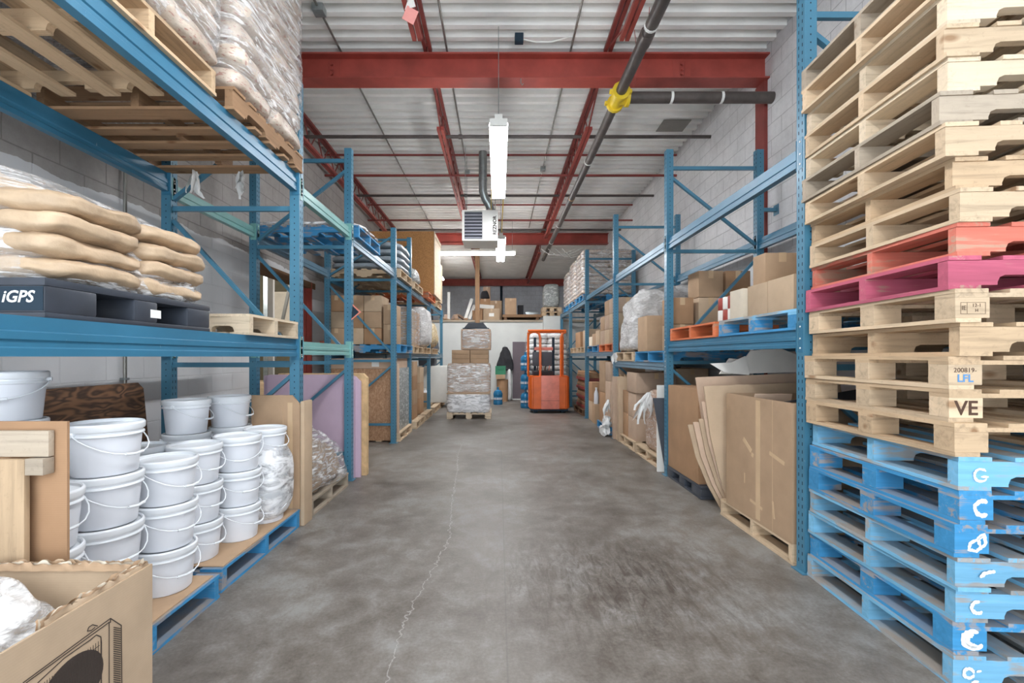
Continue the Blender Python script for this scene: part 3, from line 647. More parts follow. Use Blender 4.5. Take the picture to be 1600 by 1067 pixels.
def beam(x, y0, y1, ztop, h, label, mat='beam', side=1, group='blue rack beams'):
    """side: which way the aisle face looks"""
    L = y1 - y0 - .084; t = thing('rack_beam', label, 'rack beam', (x, y0 + .042, ztop), group=group)
    k = (round(L, 3), h, mat, side)
    if k not in BEAMS:
        s = side; pf = [(-s * .024, -h), (s * .026, -h), (s * .026, -h * .80), (s * .019, -h * .76), (s * .019, -h * .62), (s * .026, -h * .58), (s * .026, -h * .40), (s * .012, -h * .36), (s * .012, 0), (-s * .024, 0)]
        BEAMS[k] = MB().prism(pf, 0, L).mesh('beam_tube', mat, smooth=False)
    link('beam_tube', BEAMS[k], t)
    for yy, sg in ((-.045, 1), (L + .045, -1)):
        mb = MB(); mb.box(side * .0415 - .0012, side * .0415 + .0022, yy - .02, yy + .02 + .0, -h - .03, .04)
        mb.box(min(-.024, side * .0427), max(.024, side * .0427), yy + sg * .0462 - .0008, yy + sg * .0462 + .0008 , -h - .03, .04)
        mb.mi = 1
        for z in (-h, -h / 2, 0.015): mb.tube([(side * .0437, yy, z), (side * .047, yy, z)], .006, 6)
        mb.build('connector', [mat, 'label'], t, smooth=False)
    return t
LF = [(1.40, 3.75, 'leftmost near frame beside the camera'), (3.92, 3.71, 'left rack, first frame in view, beside the white pails'), (5.29, 3.75, 'left rack, second frame, beside the lilac foam boards'),
      (7.55, 3.48, 'left rack, third frame, in front of the plywood crate'), (8.87, 3.66, 'left rack, fourth frame, just past the plywood crate'), (11.35, 2.80, 'left rack, fifth frame, low'), (13.84, 2.80, 'left rack, last frame before the white partition')]
for y, h, l in LF[1:]: frame(-1, y, h, 'blue steel upright frame, ' + l)
RF = [(.52, 3.9, ''), (3.04, 3.9, 'right rack, first frame, behind the tall pallet stack'), (5.50, 3.83, 'right rack, second frame, by the orange pallet'), (8.0, 3.83, 'right rack, third frame, by the white film load'),
      (10.6, 3.82, 'right rack, fourth frame, before the sack loads'), (13.0, 2.75, 'right rack, fifth frame, low, beside the orange truck'), (15.1 - .25, 2.75, 'right rack, last frame by the white partition')]
for y, h, l in RF[1:]: frame(1, y, h, 'blue steel upright frame, ' + l)
def bay(side, y0, y1, name, levels):
    xf, xr = (-1.70, -2.77) if side < 0 else (2.01, 3.07); sd = 1 if side < 0 else -1
    for (z, h, nm, mat) in levels:
        c = {'beam': 'blue', 'teal': 'pale teal', 'beamgrey': 'grey-blue'}[mat]
        beam(xf, y0, y1, z, h, '%s rack beam, %s, %s, aisle side' % (c, name, nm), mat, sd)
        beam(xr, y0, y1, z, h, '%s rack beam, %s, %s, wall side' % (c, name, nm), mat, sd)
bay(-1, 1.40, 3.92, 'nearest left bay', [(1.545, .145, 'lower level under the black pallet', 'beam'), (2.93, .155, 'upper level under the wooden pallets', 'beam')])
bay(-1, 3.92, 5.29, 'short left bay over the foam boards', [(1.53, .115, 'lower level', 'teal'), (2.86, .115, 'upper level', 'teal')])
bay(-1, 5.29, 7.55, 'third left bay', [(2.80, .12, 'upper level below the blue pallet', 'beamgrey')])
bay(-1, 7.55, 8.87, 'fourth left bay over the plywood crate', [(1.46, .09, 'lower level', 'beam'), (2.72, .1, 'upper level', 'beam')])
bay(-1, 8.87, 11.35, 'fifth left bay', [(1.46, .09, 'lower level', 'beamgrey'), (2.72, .1, 'upper level', 'beamgrey')])
bay(-1, 11.35, 13.84, 'last left bay', [(1.46, .09, 'lower level', 'beamgrey'), (2.72, .1, 'upper level', 'beam')])
bay(1, 3.04, 5.50, 'nearest right bay', [(1.58, .125, 'lower level under the orange pallet', 'beam'), (2.785, .13, 'empty upper level', 'beam')])
bay(1, 5.50, 8.0, 'second right bay', [(1.33, .10, 'lower level under the white film load', 'beamgrey'), (2.785, .12, 'empty upper level', 'beam')])
bay(1, 8.0, 10.6, 'third right bay', [(1.49, .08, 'lower level', 'beamgrey'), (2.77, .1, 'empty upper level', 'beam')])
bay(1, 10.6, 13.0, 'fourth right bay', [(1.49, .08, 'lower level', 'beamgrey'), (2.72, .1, 'upper level under the sack loads', 'beamgrey')])
bay(1, 13.0, 14.85, 'last right bay', [(1.49, .08, 'lower level', 'beamgrey'), (2.72, .1, 'upper level', 'beamgrey')])
for k, z in enumerate((3.13,)):
    t = thing('wall_spacer', 'short blue spacer bracket tying the second right frame to the wall', 'bracket', (3.11, 5.5, z)); MB().box(0, XR - 3.11, -.02, .02, -.02, .02).build('arm', 'rack', t, smooth=False); MB().box(XR - 3.11 - .006, XR - 3.11, -.05, .05, -.06, .06).build('wall_plate', 'rack', t)

# ------------------------------------------------------------------ pallets
PAL = {}
def pal_mesh(kind, part, c, v, W, D):
    """W along x (stringer length), D along y (deck board length)"""
    key = (kind, part, c, v, W, D)
    if key in PAL: return PAL[key]
    rnd = random.Random(sum(map(ord, kind + part)) * 7 + v * 31 + int(W * 100)); mb = MB()
    t = .018; sh = .104 if kind == 'stringer' else .086; lo = t
    if part == 'top_deck':
        if kind == 'block':
            for y in (0, D / 2 - .05, D - .1): mb.box(0, W, y, y + .1, lo + sh, lo + sh + t)
            b = lo + sh + t
        else: b = lo + sh
        x = 0; n = 7; ws = [.13] + [rnd.choice((.085, .095, .105)) for _ in range(n - 2)] + [.13]; gap = (W - sum(ws)) / (n - 1)
        for wv in ws:
            j = rnd.uniform(-.006, .006); mb.box(x, x + wv, j, D + j, b, b + t, rot=(rnd.uniform(-.003, .003), 0, rnd.uniform(-.004, .004))); x += wv + gap
        mat = 'wood_%s1' % c
    elif part == 'bottom_deck':
        xs = [(0, .13), (W * .25, W * .25 + .09), (W / 2 - .05, W / 2 + .05), (W * .75 - .09, W * .75), (W - .13, W)] if kind == 'stringer' else [(0, .1), (W / 2 - .05, W / 2 + .05), (W - .1, W)]
        for a, b_ in xs: j = rnd.uniform(-.005, .005); mb.box(a, b_, j, D + j, 0, t)
        if kind == 'block':
            pass
        mat = 'wood_%s1' % c
    elif part == 'stringer':
        w2 = .038 if v % 2 else .05; n0, n1 = .16 * W / 1.0, .40 * W / 1.0; r = .03; nh = .042
        def notch(a, b_): return [(a, lo), (a, lo + nh - r), (a + r * .3, lo + nh - r * .3), (a + r, lo + nh), (b_ - r, lo + nh), (b_ - r * .3, lo + nh - r * .3), (b_, lo + nh - r), (b_, lo)]
        poly = [(0, lo)] + notch(n0, n1) + notch(W - n1, W - n0) + [(W, lo), (W, lo + sh), (0, lo + sh)]
        vs = poly
        A = [(p_[0], p_[1]) for p_ in vs]; mb.prism(A, -w2 / 2, w2 / 2, 'y'); mat = 'wood_%s0' % c
    elif part == 'block':
        mb.box(0, .135, 0, .1, lo, lo + sh, bev=.002); mat = 'wood_%s0' % c
    me = mb.mesh(part, mat, smooth=False); PAL[key] = me; return me
def pallet(label, loc, rz=0, W=1.22, D=1.02, kind='stringer', c='tan', v=0, group=None, tilt=(0, 0), nm='wooden_pallet', cat='pallet', alt=None, nst=3):
    """origin: corner at low x, low y"""
    t = thing(nm, label, cat, loc, group=group, rot=(tilt[0], tilt[1], rz))
    link('top_deck', pal_mesh(kind, 'top_deck', c, v, W, D), t); link('bottom_deck', pal_mesh(kind, 'bottom_deck', alt or c, v, W, D), t)
    if kind == 'stringer':
        for k in range(nst):
            y = .028 + (D - .056) * k / (nst - 1); link('stringer', pal_mesh(kind, 'stringer', c, v, W, D), t, (0, y, 0))
    else:
        for x in (0, W / 2 - .0675, W - .135):
            for y in (0, D / 2 - .05, D - .1): link('block', pal_mesh(kind, 'block', alt or c, v, W, D), t, (x, y, 0))
    return t
def plastic_pallet(label, loc, W=1.2, D=1.02, h=.15, logo=False, tagged=False):
    t = thing('plastic_pallet', label, 'pallet', loc)
    mb = MB(); mb.box(0, W, 0, D, h - .03, h, bev=.004); mb.box(0, W, 0, D, 0, .022, bev=.004); mb.build('deck', 'blackplastic', t)
    for (x0, x1) in ((0, .2), (W / 2 - .08, W / 2 + .08), (W - .2, W)):
        for (y0, y1) in ((0, .23), (D / 2 - .07, D / 2 + .08), (D - .2, D)):
            MB().box(x0, x1, y0, y1, .02, h - .028, bev=.012).build('foot', 'blackplastic', t)
    return t

# ---- the tall stack of pallets at the front right
stack = [('blue', 'stringer'), ('blue2', 'stringer'), ('blue', 'block'), ('blue2', 'stringer'), ('blue2', 'stringer'), ('blue', 'block'), ('blue', 'stringer'), ('blue2', 'stringer'),
         ('tan', 'block'), ('tan', 'block'), ('tan', 'block'), ('tan', 'stringer'), ('light', 'block'), ('pink', 'stringer'), ('red', 'stringer'),
         ('light', 'stringer'), ('tan', 'stringer'), ('light', 'stringer'), ('grey', 'stringer'), ('pale', 'stringer'), ('light', 'stringer'), ('pale', 'stringer'), ('light', 'stringer'), ('grey', 'stringer'), ('light', 'stringer'), ('light', 'stringer')]
stack = stack[1:24]
for k_, kd_ in enumerate(('stringer', 'block', 'stringer', 'stringer', 'block', 'block', 'stringer')): stack[k_] = (stack[k_][0], kd_)
z = 0; rnd = random.Random(5); base_rz = R(3.6)
DESC = {'blue': 'deep blue painted pallet', 'blue2': 'light blue painted pallet', 'tan': 'tan wooden pallet', 'light': 'light bare wood pallet', 'pink': 'magenta pink painted pallet', 'red': 'faded orange-red painted pallet', 'grey': 'weathered grey wood pallet', 'pale': 'pale fresh wood pallet'}
for i, (c, kd) in enumerate(stack):
    hgt = .1402
    jx, jy, jr = rnd.uniform(-.02, .02), rnd.uniform(-.018, .018), rnd.uniform(-.012, .012)
    if i > 15: jx += -.03
    if i < 7: jx *= .6
    jx = max(jx, -.05)
    extra = {8: ' stamped VE', 9: ' with blue stencil', 11: ' with burnt frame stamp'}.get(i, '')
    n_ = i + 1
    lab = '%s, %s up in the tall front right stack' % (DESC[c] + extra, ORD[n_]) if i else '%s, bottom of the tall front right stack' % DESC[c]
    # W along x
    p = pallet(lab, (1.915 + jx, 1.955 + jy, z), rz=-base_rz + jr, kind=kd, c=c, v=i % 4, group='pallets in the tall front right stack', tilt=(rnd.uniform(-.003, .003), 0), W=1.22, D=1.02, alt={8: 'light', 9: 'light'}.get(i))
    # spray marks and stamps on the face toward the camera
    if c.startswith('blue') and i < 7:
        yy = -.0012 - (.0 if kd == 'stringer' else .0)
        mk = [([arc(.060, .068, .020, 0, 350), [(.09, .075), (.11, .08)], [(.07, .03), (.10, .035)]], .013), ([arc(.080, .066, .036, 60, 330, sx=1.15), arc(.082, .064, .024, 90, 300)], .020), ([arc(.085, .066, .024, 70, 320)], .015),
              ([[(.09, .06), (.11, .078), (.15, .086)]], .016), ([[(.115, .095), (.06, .06), (.055, .035), (.085, .03), (.12, .06), (.115, .10), (.09, .085), (.10, .05)]], .013), ([arc(.09, .068, .030, 50, 310)], .017), ([arc(.085, .066, .026, 40, 330), [(.085, .06), (.115, .06)]], .010)][i]
        for q_, st_ in enumerate(mk[0]): link('spray_mark', stroke(st_, mk[1], i * 7 + q_), p, (0, yy, 0))
    if i == 8:
        o = link('burnt_stamp', textmesh('VE', .085, 'burn', 'burnt_stamp', offset=.0015, depth=.0004), p, (.068, -.0012, .058)); o.rotation_euler = FACE_CAM
    if i == 9:
        o = link('date_stamp', textmesh('200819-', .028, 'burn', 'date_stamp', depth=.0003), p, (.066, -.0012, .080)); o.rotation_euler = FACE_CAM
        o = link('stencil', textmesh('LFL', .045, 'bluemark', 'stencil', offset=.001, depth=.0003), p, (.066, -.0012, .045)); o.rotation_euler = FACE_CAM
    if i == 11:
        q = .0012; mb = MB(); a0, a1, b0, b1 = .02, .118, .035, .083
        for (u0, u1, v0, v1) in ((a0, a1, b0, b0 + q), (a0, a1, b1 - q, b1), (a0, a0 + q, b0, b1), (a1 - q, a1, b0, b1), (.045, .045 + q, b0, b1)): mb.box(u0, u1, -.0014, -.0008, v0, v1)
        mb.build('burnt_stamp', 'burn', p, smooth=False)
        for s_, xx, zz, sz in (('IE', .033, .059, .026), ('12-1', .083, .07, .02), ('H', .083, .049, .018)):
            o = link('stamp_lettering', textmesh(s_, sz, 'burn', 'stamp_lettering', depth=.0003), p, (xx, -.0012, zz)); o.rotation_euler = FACE_CAM
    z += hgt

# ------------------------------------------------------------------ load builders
M['milky'] = m_wrap('milky_film', 0.85, (240, 241, 243), (1, 1, 3), 4, 0.40)
def tuft(label, c, n, ln, sp, seed, dirn=(0, 0, -1), nm='film_tuft'):
    """bunch of torn film ribbons springing from one spot"""
    rnd = random.Random(seed); mb = MB()
    for k in range(n):
        p = Vector(c) + Vector((rnd.uniform(-.01, .01), rnd.uniform(-.01, .01), 0)); d = (Vector(dirn) + Vector((rnd.uniform(-sp, sp), rnd.uniform(-sp, sp), rnd.uniform(-sp, sp) * .5))).normalized()
        wv = Vector((rnd.uniform(-1, 1), rnd.uniform(-1, 1), rnd.uniform(-.3, .3))).normalized(); L_ = ln * rnd.uniform(.5, 1.1); m_ = 8; pr = None
        for j in range(m_ + 1):
            w_ = (.012 + .022 * math.sin(math.pi * min(1, j / m_ + .12))) * rnd.uniform(.7, 1.2); a = mb.bm.verts.new(p + wv * w_); b = mb.bm.verts.new(p - wv * w_); cc = mb.bm.verts.new(p + wv.cross(d) * w_ * .5)
            if pr: mb.bm.faces.new((pr[0], a, cc, pr[2])); mb.bm.faces.new((pr[2], cc, b, pr[1]))
            pr = (a, b, cc); d = (d + Vector((rnd.uniform(-.35, .35), rnd.uniform(-.35, .35), rnd.uniform(-.3, .15)))).normalized(); p = p + d * L_ / m_
    return tag(mb.build(nm, 'whitebag', ang=80), label, 'plastic shred')

def carton(label, x0, x1, y0, y1, z0, z1, c='card', group=None, tape=True, mark=None, nm='cardboard_box', rz=0, cat='box', side=0):
    """closed carton; tape runs over the top and down the end facing the camera; side -1/+1 adds tape on the aisle face"""
    t = thing(nm, label, cat, ((x0 + x1) / 2, (y0 + y1) / 2, z0), rz, group); a, b, h = (x1 - x0) / 2, (y1 - y0) / 2, z1 - z0
    mb = MB(); mb.box(-a, a, -b, b, 0, h, bev=min(.006, h * .05)); mb.build('body', c, t)
    if tape:
        tw = min(.03, a * .3); mb = MB(); mb.box(-tw, tw, -b + .0, b, h, h + .0008); mb.box(-tw, tw, -b - .0008, -b, h - min(.09, h * .3), h + .0008); mb.build('tape', 'tape', t, smooth=False)
    mb = MB(); mb.box(-.0012, .0012, -b + .008, b - .008, h + .0008, h + .0012); mb.build('flap_seam', 'ink', t, smooth=False)
    if mark: MB().box(-a * .3, a * .3, -b - .0012, -b - .0002, h * .35, h * .62).build('paper_label', 'label', t)
    if side: MB().box(side * (a + .0003) - .0005, side * (a + .0003) + .0005, -b * .25, b * .25, h * .3, h * .5).build('paper_label', 'label', t)
    return t
SACK = {}
def sack_mesh(L, W, h, v, mat, amp=.012):
    k = (round(L, 2), round(W, 2), round(h, 3), v, mat)
    if k not in SACK:
        mb = MB(); mb.blob(box8(-L / 2, L / 2, -W / 2, W / 2, 0, h), n=11, p=5.6, amp=amp, freq=7, seed=v, pinch=.34); SACK[k] = mb.mesh('sack', mat, ang=70)
    return SACK[k]
LAY = lambda k, n: 'bottom' if k == 0 else ('top' if k == n - 1 else ORD[k + 1])
def sacks(where, x0, x1, y0, y1, z0, h, n, nx, ny, mat, group, keep=lambda i, j, k: True, nm='sack', kind='kraft paper sack', amp=.012, jit=.01, ov=1.07, shrink=lambda k: 0):
    """n layers of nx by ny sacks laid flat"""
    for k in range(n):
        for i in range(nx):
            for j in range(ny):
                if not keep(i, j, k): continue
                s_ = shrink(k); W = (x1 - x0 - 2 * s_) / nx; D = (y1 - y0 - 2 * s_) / ny
                cx, cy = x0 + s_ + W * (i + .5), y0 + s_ + D * (j + .5)
                side = ('aisle side' if (abs(cx - .15) < abs((x0 + x1) / 2 - .15)) else 'wall side') if nx > 1 else ''
                dep = ('near end' if j == 0 else ('far end' if j == ny - 1 else 'middle')) if ny > 1 else ''
                lab = '%s %s, %s layer%s%s' % (kind, where, LAY(k, n), ', ' + side if side else '', ', ' + dep if dep else '')
                me = sack_mesh(W * ov, D * ov, h * 1.13, (i * 3 + j + k) % 4, mat, amp)
                o = link(nm, me, None, (cx + random.uniform(-jit, jit), cy + random.uniform(-jit, jit), z0 + k * h), (0, 0, random.uniform(-.03, .03)))
                tag(o, lab, 'sack', group)
def film(label, cs, mat='wrap', p=9, amp=.014, freq=4, seed=1, n=12, nm='stretch_film', cat='plastic wrap', group=None):
    """shell of stretch film, open underneath"""
    mb = MB(); mb.blob(cs, n=n, p=p, amp=amp, freq=freq, seed=seed)
    zc = min(Vector(c).z for c in cs) + .02
    bmesh.ops.delete(mb.bm, geom=[f for f in mb.bm.faces if f.calc_center_median().z < zc], context='FACES')
    return tag(mb.build(nm, mat, ang=80), label, cat, group)
def lump(label, cs, mat, nm, cat, p=5, amp=.03, freq=3, seed=1, n=14, group=None):
    mb = MB(); mb.blob(cs, n=n, p=p, amp=amp, freq=freq, seed=seed); return tag(mb.build(nm, mat, ang=80), label, cat, group)
def sheet(label, p0, p1, th, mat, nm, cat, group=None, lean=(0, 0), chamfer=0, edge=None):
    """flat board standing between floor points p0 and p1 (x,y,z) -> top z in p1[2]; lean shifts its top"""
    a, b = Vector(p0), Vector((p1[0], p1[1], p0[2])); d = (b - a).normalized(); nrm = Vector((-d.y, d.x, 0)) * th; h = p1[2] - p0[2]
    up = Vector((lean[0], lean[1], h)); L = (b - a).length; ch = chamfer
    prof = [(0, 0), (L, 0), (L, 1 - ch / h), (L - ch, 1), (ch * .2, 1), (0, 1 - ch * .2 / h)] if ch else [(0, 0), (L, 0), (L, 1), (0, 1)]
    mb = MB(); fr = [mb.bm.verts.new(a + d * u + up * v) for u, v in prof]; bk = [mb.bm.verts.new(a + d * u + up * v + nrm) for u, v in prof]; n = len(prof)
    mb.bm.faces.new(fr); mb.bm.faces.new(bk[::-1])
    for k in range(n): mb.bm.faces.new((fr[k], bk[k], bk[(k + 1) % n], fr[(k + 1) % n]))
    return tag(mb.build(nm, mat, smooth=False), label, cat, group)

# ------------------------------------------------------------------ LEFT, nearest bay, upper level
zU = 2.93
pallet('wooden pallet overhead at upper left, under the nearest sack load', (-2.88, 1.72, zU), c='tan', v=1, kind='stringer')
pallet('worn reddish brown pallet overhead under the second sack load', (-1.64, 2.88, zU), rz=R(90), W=1.02, D=1.22, c='brown', v=2, kind='stringer')
sacks('overhead, nearest load on the upper left rack', -2.86, -1.64, 1.74, 2.76, zU + .141, .15, 9, 2, 2, 'sackprint', 'printed sacks on the nearest overhead pallet', amp=.018, nm='printed_sack', kind='printed sack', keep=lambda i, j, k: i == 1 or j == 0)
sacks('overhead, second load by the first left frame', -2.86, -1.64, 2.90, 3.88, zU + .141, .15, 11, 2, 2, 'sackprint', 'printed sacks on the second overhead pallet', amp=.018, nm='printed_sack', kind='printed sack', keep=lambda i, j, k: i == 1 or j == 0)
film('glossy stretch film around the nearest overhead sack load', box8(-2.90, -1.60, 1.70, 2.80, zU + .13, zU + 1.52), 'wrap', seed=3)
film('glossy stretch film around the second overhead sack load', box8(-2.90, -1.60, 2.87, 3.91, zU + .13, zU + 1.82), 'wrap', seed=4)
for x_, l_ in ((-2.5, 'left'), (-2.12, 'right')):
    tuft('torn shred of white film hanging under the overhead pallet, %s one' % l_, (x_, 3.84, 2.925), 5, .30, .18, int(-x_ * 10), nm='film_shred')
# ---- middle level: kraft sacks on the black plastic pallet, small bare pallet beside it
zM = 1.545
pp = plastic_pallet('black plastic pallet with white lettering under the kraft sacks', (-2.93, 1.745, zM), W=1.23, D=1.0, h=.152)
o = link('lettering', textmesh('iGPS', .062, 'label', offset=.0012, shear=.25), pp, (1.128, -.0015, .078)); o.rotation_euler = FACE_CAM
MB().box(.98, 1.225, -.0012, -.0002, .028, .118).build('nameplate', 'hole', pp)
MB().box(1.2302, 1.2312, .53, .60, .045, .085).build('paper_label', 'label', pp)
sacks('on the black plastic pallet', -2.90, -1.71, 1.76, 2.72, zM + .153, .088, 4, 2, 2, 'kraft', 'kraft sacks on the black pallet', nm='paper_sack', kind='brown kraft sack', amp=.02, jit=.012, ov=1.06)
lump('top kraft sack of the black pallet load, slumped, near end', [(-2.95, 1.80, 2.05), (-1.80, 1.80, 2.05), (-1.80, 2.3, 2.03), (-2.95, 2.3, 2.03), (-2.9, 1.85, 2.27), (-2.15, 1.85, 2.20), (-2.2, 2.3, 2.15), (-2.9, 2.3, 2.2)], 'kraft', 'paper_sack', 'sack', seed=5, group='kraft sacks on the black pallet')
lump('top kraft sack of the black pallet load, slumped, far end', [(-2.95, 2.28, 2.04), (-1.78, 2.28, 2.04), (-1.76, 2.70, 2.02), (-2.95, 2.70, 2.02), (-2.9, 2.3, 2.16), (-2.1, 2.3, 2.13), (-2.1, 2.66, 2.08), (-2.9, 2.66, 2.1)], 'kraft', 'paper_sack', 'sack', seed=6, group='kraft sacks on the black pallet')
film('clear stretch film over the kraft sacks on the black pallet', [(-2.96, 1.72, zM + .12), (-1.675, 1.72, zM + .12), (-1.675, 2.76, zM + .12), (-2.96, 2.76, zM + .12), (-2.9, 1.76, 2.31), (-1.95, 1.76, 2.19), (-1.75, 2.74, 2.10), (-2.9, 2.74, 2.16)], 'wrap', p=8, amp=.02, seed=7, n=16)
pallet('small new bare wood pallet beside the black pallet', (-2.3, 3.10, zM), W=.64, D=.76, c='pale', v=0)

# ---- white pails on blue pallets, ground level
pallet('blue pallet on the floor under the nearest white pails', (-2.86, 1.675, 0), c='blue', v=1, W=1.24, D=1.03, kind='stringer')
pallet('blue pallet on the floor under the farther white pails', (-2.88, 2.76, 0), c='blue', v=2, W=1.24, D=1.08, kind='stringer')
tag(MB().box(-2.84, -1.635, 1.68, 2.67, .1402, .146).build('cardboard_sheet', 'card'), 'brown cardboard sheet on the nearest pail pallet', 'cardboard sheet')
tag(MB().box(-2.86, -1.65, 2.79, 3.82, .1402, .146).build('cardboard_sheet', 'card'), 'brown cardboard sheet on the farther pail pallet', 'cardboard sheet')
ph = .236
body = MB().lathe([(0, 0), (.120, 0), (.124, .004), (.138, .165), (.139, .178), (.1395, .2)], 40).mesh('body', 'bucket')
rim = MB().lathe([(.1395, .178), (.148, .180), (.150, .184), (.148, .190), (.143, .193), (.143, .202), (.150, .204), (.1525, .210), (.1525, .230), (.149, .2365), (.144, .238), (.139, .234), (.138, .224)], 40).mesh('rim', 'bucketlid', ang=28)
lid = MB().lathe([(.138, .224), (.136, .222), (0, .2225)], 40).mesh('lid', 'bucketlid')
hp = [(math.sin(a) * .150, -.0 - math.cos(a) * 0 - .02 * 0, 0) for a in (0,)]
EAR = MB().tube([(-.011, 0, 0), (.011, 0, 0)], .011, 8).mesh('ear', 'bucketlid')
def pail(label, x, y, z, ang, tilt=(0, 0), drop=1.0, handle=True):
    t = thing('plastic_pail', label, 'pail', (x, y, z), group='white plastic pails', rot=(tilt[0], tilt[1], ang))
    link('body', body, t); link('rim', rim, t); link('lid', lid, t)
    if handle:
        pts = []
        for k in range(13):
            u = R(180) * k / 12; rr = .157 + .010 * math.sin(u)
            pts.append((rr * math.cos(u), -rr * math.sin(u), .196 - .105 * drop * math.sin(u)))
        hb = MB(); hb.tube(pts, .0032, 6); hb.mi = 0; g = pts[5:8]; hb.tube([Vector(p) for p in g], .007, 8)
        hb.build('handle', 'bucketlid', t)
        for e_ in (1, -1): link('ear', EAR, t, (e_ * .151, 0, .196))
    return t
piles = [(-1.81, 2.53, 3, 'front aisle pile'), (-1.86, 2.20, 4, 'tall pile in front'), (-1.87, 1.88, 3, 'nearest pile behind the open carton'), (-2.40, 2.27, 5, 'tallest pile at far left'),
         (-2.17, 2.02, 3, 'second row pile, nearest'), (-2.16, 2.42, 3, 'second row pile beside the tall one'), (-2.50, 2.62, 3, 'rear pile by the dark plywood'), (-2.20, 2.75 + .1, 3, 'second row pile, first on the farther pallet'),
         (-1.90, 2.92, 3, 'aisle pile, first on the farther pallet'), (-1.82, 3.25, 3, 'middle aisle pile of the farther pallet'), (-1.80, 3.60, 3, 'last aisle pile, partly in film'),
         (-2.24, 3.35, 4, 'taller second row pile'), (-2.12, 3.68, 4, 'farthest tall pile'), (-2.56, 3.0, 3, 'rear pile of the farther pallet')]
rnd = random.Random(3)
for (x, y, n, nm) in piles:
    for k in range(n):
        tilt = (0, 0)
        lv = {0: 'bottom pail', n - 1: 'top pail'}.get(k, ORD[k + 1] + ' pail up')
        pail('white pail, %s of the %s' % (lv, nm), x + rnd.uniform(-.004, .004), y + rnd.uniform(-.004, .004), .1465 + k * ph, R(rnd.choice((35, 50, 60, 75, 80, 95))) + rnd.uniform(-.2, .2), tilt, rnd.uniform(.8, 1.1), handle=True)
film('milky stretch film round the last aisle pile of pails', box8(-1.985, -1.625, 3.42, 3.80, .147, .74), 'milky', p=3.2, amp=.004, freq=9, seed=12, n=16)
# dark plywood and cardboard leaning behind the pails
sheet('dark figured plywood board leaning behind the pails', (-2.80, 2.62, .14), (-2.80, 3.80, 1.19), .02, 'ply_dark', 'plywood_board', 'board', lean=(-.10, 0), chamfer=.05)
sheet('brown cardboard sheet leaning at the wall end of the pails', (-2.66, 3.85, 0), (-2.10, 3.86, 1.04), .012, 'card3', 'cardboard_sheet', 'cardboard sheet', lean=(0, .03))
# folded carton standing at the end of the pails
t = thing('folded_carton', 'tall folded cardboard carton standing beside the white pails', 'cardboard', (-2.04, 3.846, 0))
mb = MB(); mb.prism([(0, 0), (.40, 0), (.40, 1.0), (.33, 1.08), (0, 1.08)], 0, .026, 'y'); mb.build('front_panel', 'card', t, smooth=False)
mb = MB(); mb.box(.402, .436, .0, .17, 0, 1.03, bev=.008); mb.build('side_panel', 'card2', t)
mb = MB(); mb.box(.26, .262, -.002, 0, .1, 1.0); mb.box(.30, .34, -.003, -.0005, .0, 1.02); mb.build('tape', 'tape', t, smooth=False)
# wooden frame and cardboard at the left edge
t = thing('upright_pallet', 'weathered wooden pallet leaning upright at the left edge', 'pallet', (-2.30, 1.625, 0))
MB().box(0, .73, 0, .022, 1.05, 1.14, bev=.002).build('plank', 'wood_grey0', t); MB().box(.0, .55, .0, .022, .05, .14).build('plank', 'wood_tan0', t)
MB().box(.565, .667, -.022, -.001, .0, 1.045, bev=.002).build('upright', 'wood_tan2', t); MB().box(.667, .73, -.02, .022, .99, 1.047, bev=.002).build('block', 'wood_grey0', t)
MB().box(.20, .46, -.022, -.001, .0, .90, bev=.002).build('upright', 'wood_grey2', t)
sheet('brown cardboard sheet standing behind the upright wooden pallet', (-2.30, 1.652, 0), (-1.53, 1.652, 1.17), .01, 'card3', 'cardboard_sheet', 'cardboard sheet')

# ---- the open appliance carton at the front left
bx0, bx1, by0, by1, bz = -2.05, -1.17, .62, 1.575, .70
t = thing('open_carton', 'big open cardboard carton printed with an air conditioner drawing', 'box', (0, 0, 0))
mb = MB(); th = .008
mb.box(bx1 - th, bx1, by0, by1, 0, bz); mb.box(bx0, bx0 + th, by0, by1, 0, bz); mb.box(bx0 + th, bx1 - th, by1 - th, by1, 0, bz); mb.box(bx0 + th, bx1 - th, by0, by0 + th, 0, bz - .1); mb.box(bx0 + th, bx1 - th, by0 + th, by1 - th, 0, .01)
mb.build('body', 'card2', t, smooth=False)
def torn(fn, L_, seed, amp):
    rr_ = random.Random(seed)
    for ly in range(4):
        mb = MB(); n_ = int(L_ / .007); V = []
        for k in range(n_ + 1):
            u = k / n_ * L_; off = ly * .007 + .006 * noise.noise(Vector((u * 18, ly * 9, seed))); hh = amp * (.35 + .65 * abs(noise.noise(Vector((u * 22, ly * 5.3, seed * 2))))) + rr_.uniform(0, .004)
            V.append([mb.bm.verts.new(fn(u, off, -.012)), mb.bm.verts.new(fn(u, off - .002 + .008 * noise.noise(Vector((u * 30, ly, 3))), hh * .6)), mb.bm.verts.new(fn(u, off + .014 * noise.noise(Vector((u * 25, ly, 7))), hh))])
        for p_, q_ in zip(V, V[1:]): mb.bm.faces.new((p_[0], q_[0], q_[1], p_[1])); mb.bm.faces.new((p_[1], q_[1], q_[2], p_[2]))
        mb.build('torn_edge', ('card2', 'card', 'cardpale', 'card')[ly], t, ang=80)
torn(lambda u, o_, h_: (bx1 - .009 - o_, by1 - .01 - u, bz + h_), .36, 1, .030)
torn(lambda u, o_, h_: (bx1 - .01 - u, by1 - .009 - o_, bz + h_), .52, 2, .024)
def onface(x, y):
    d = -bx1 * F / (CX - x); return (d, pz(y, d))
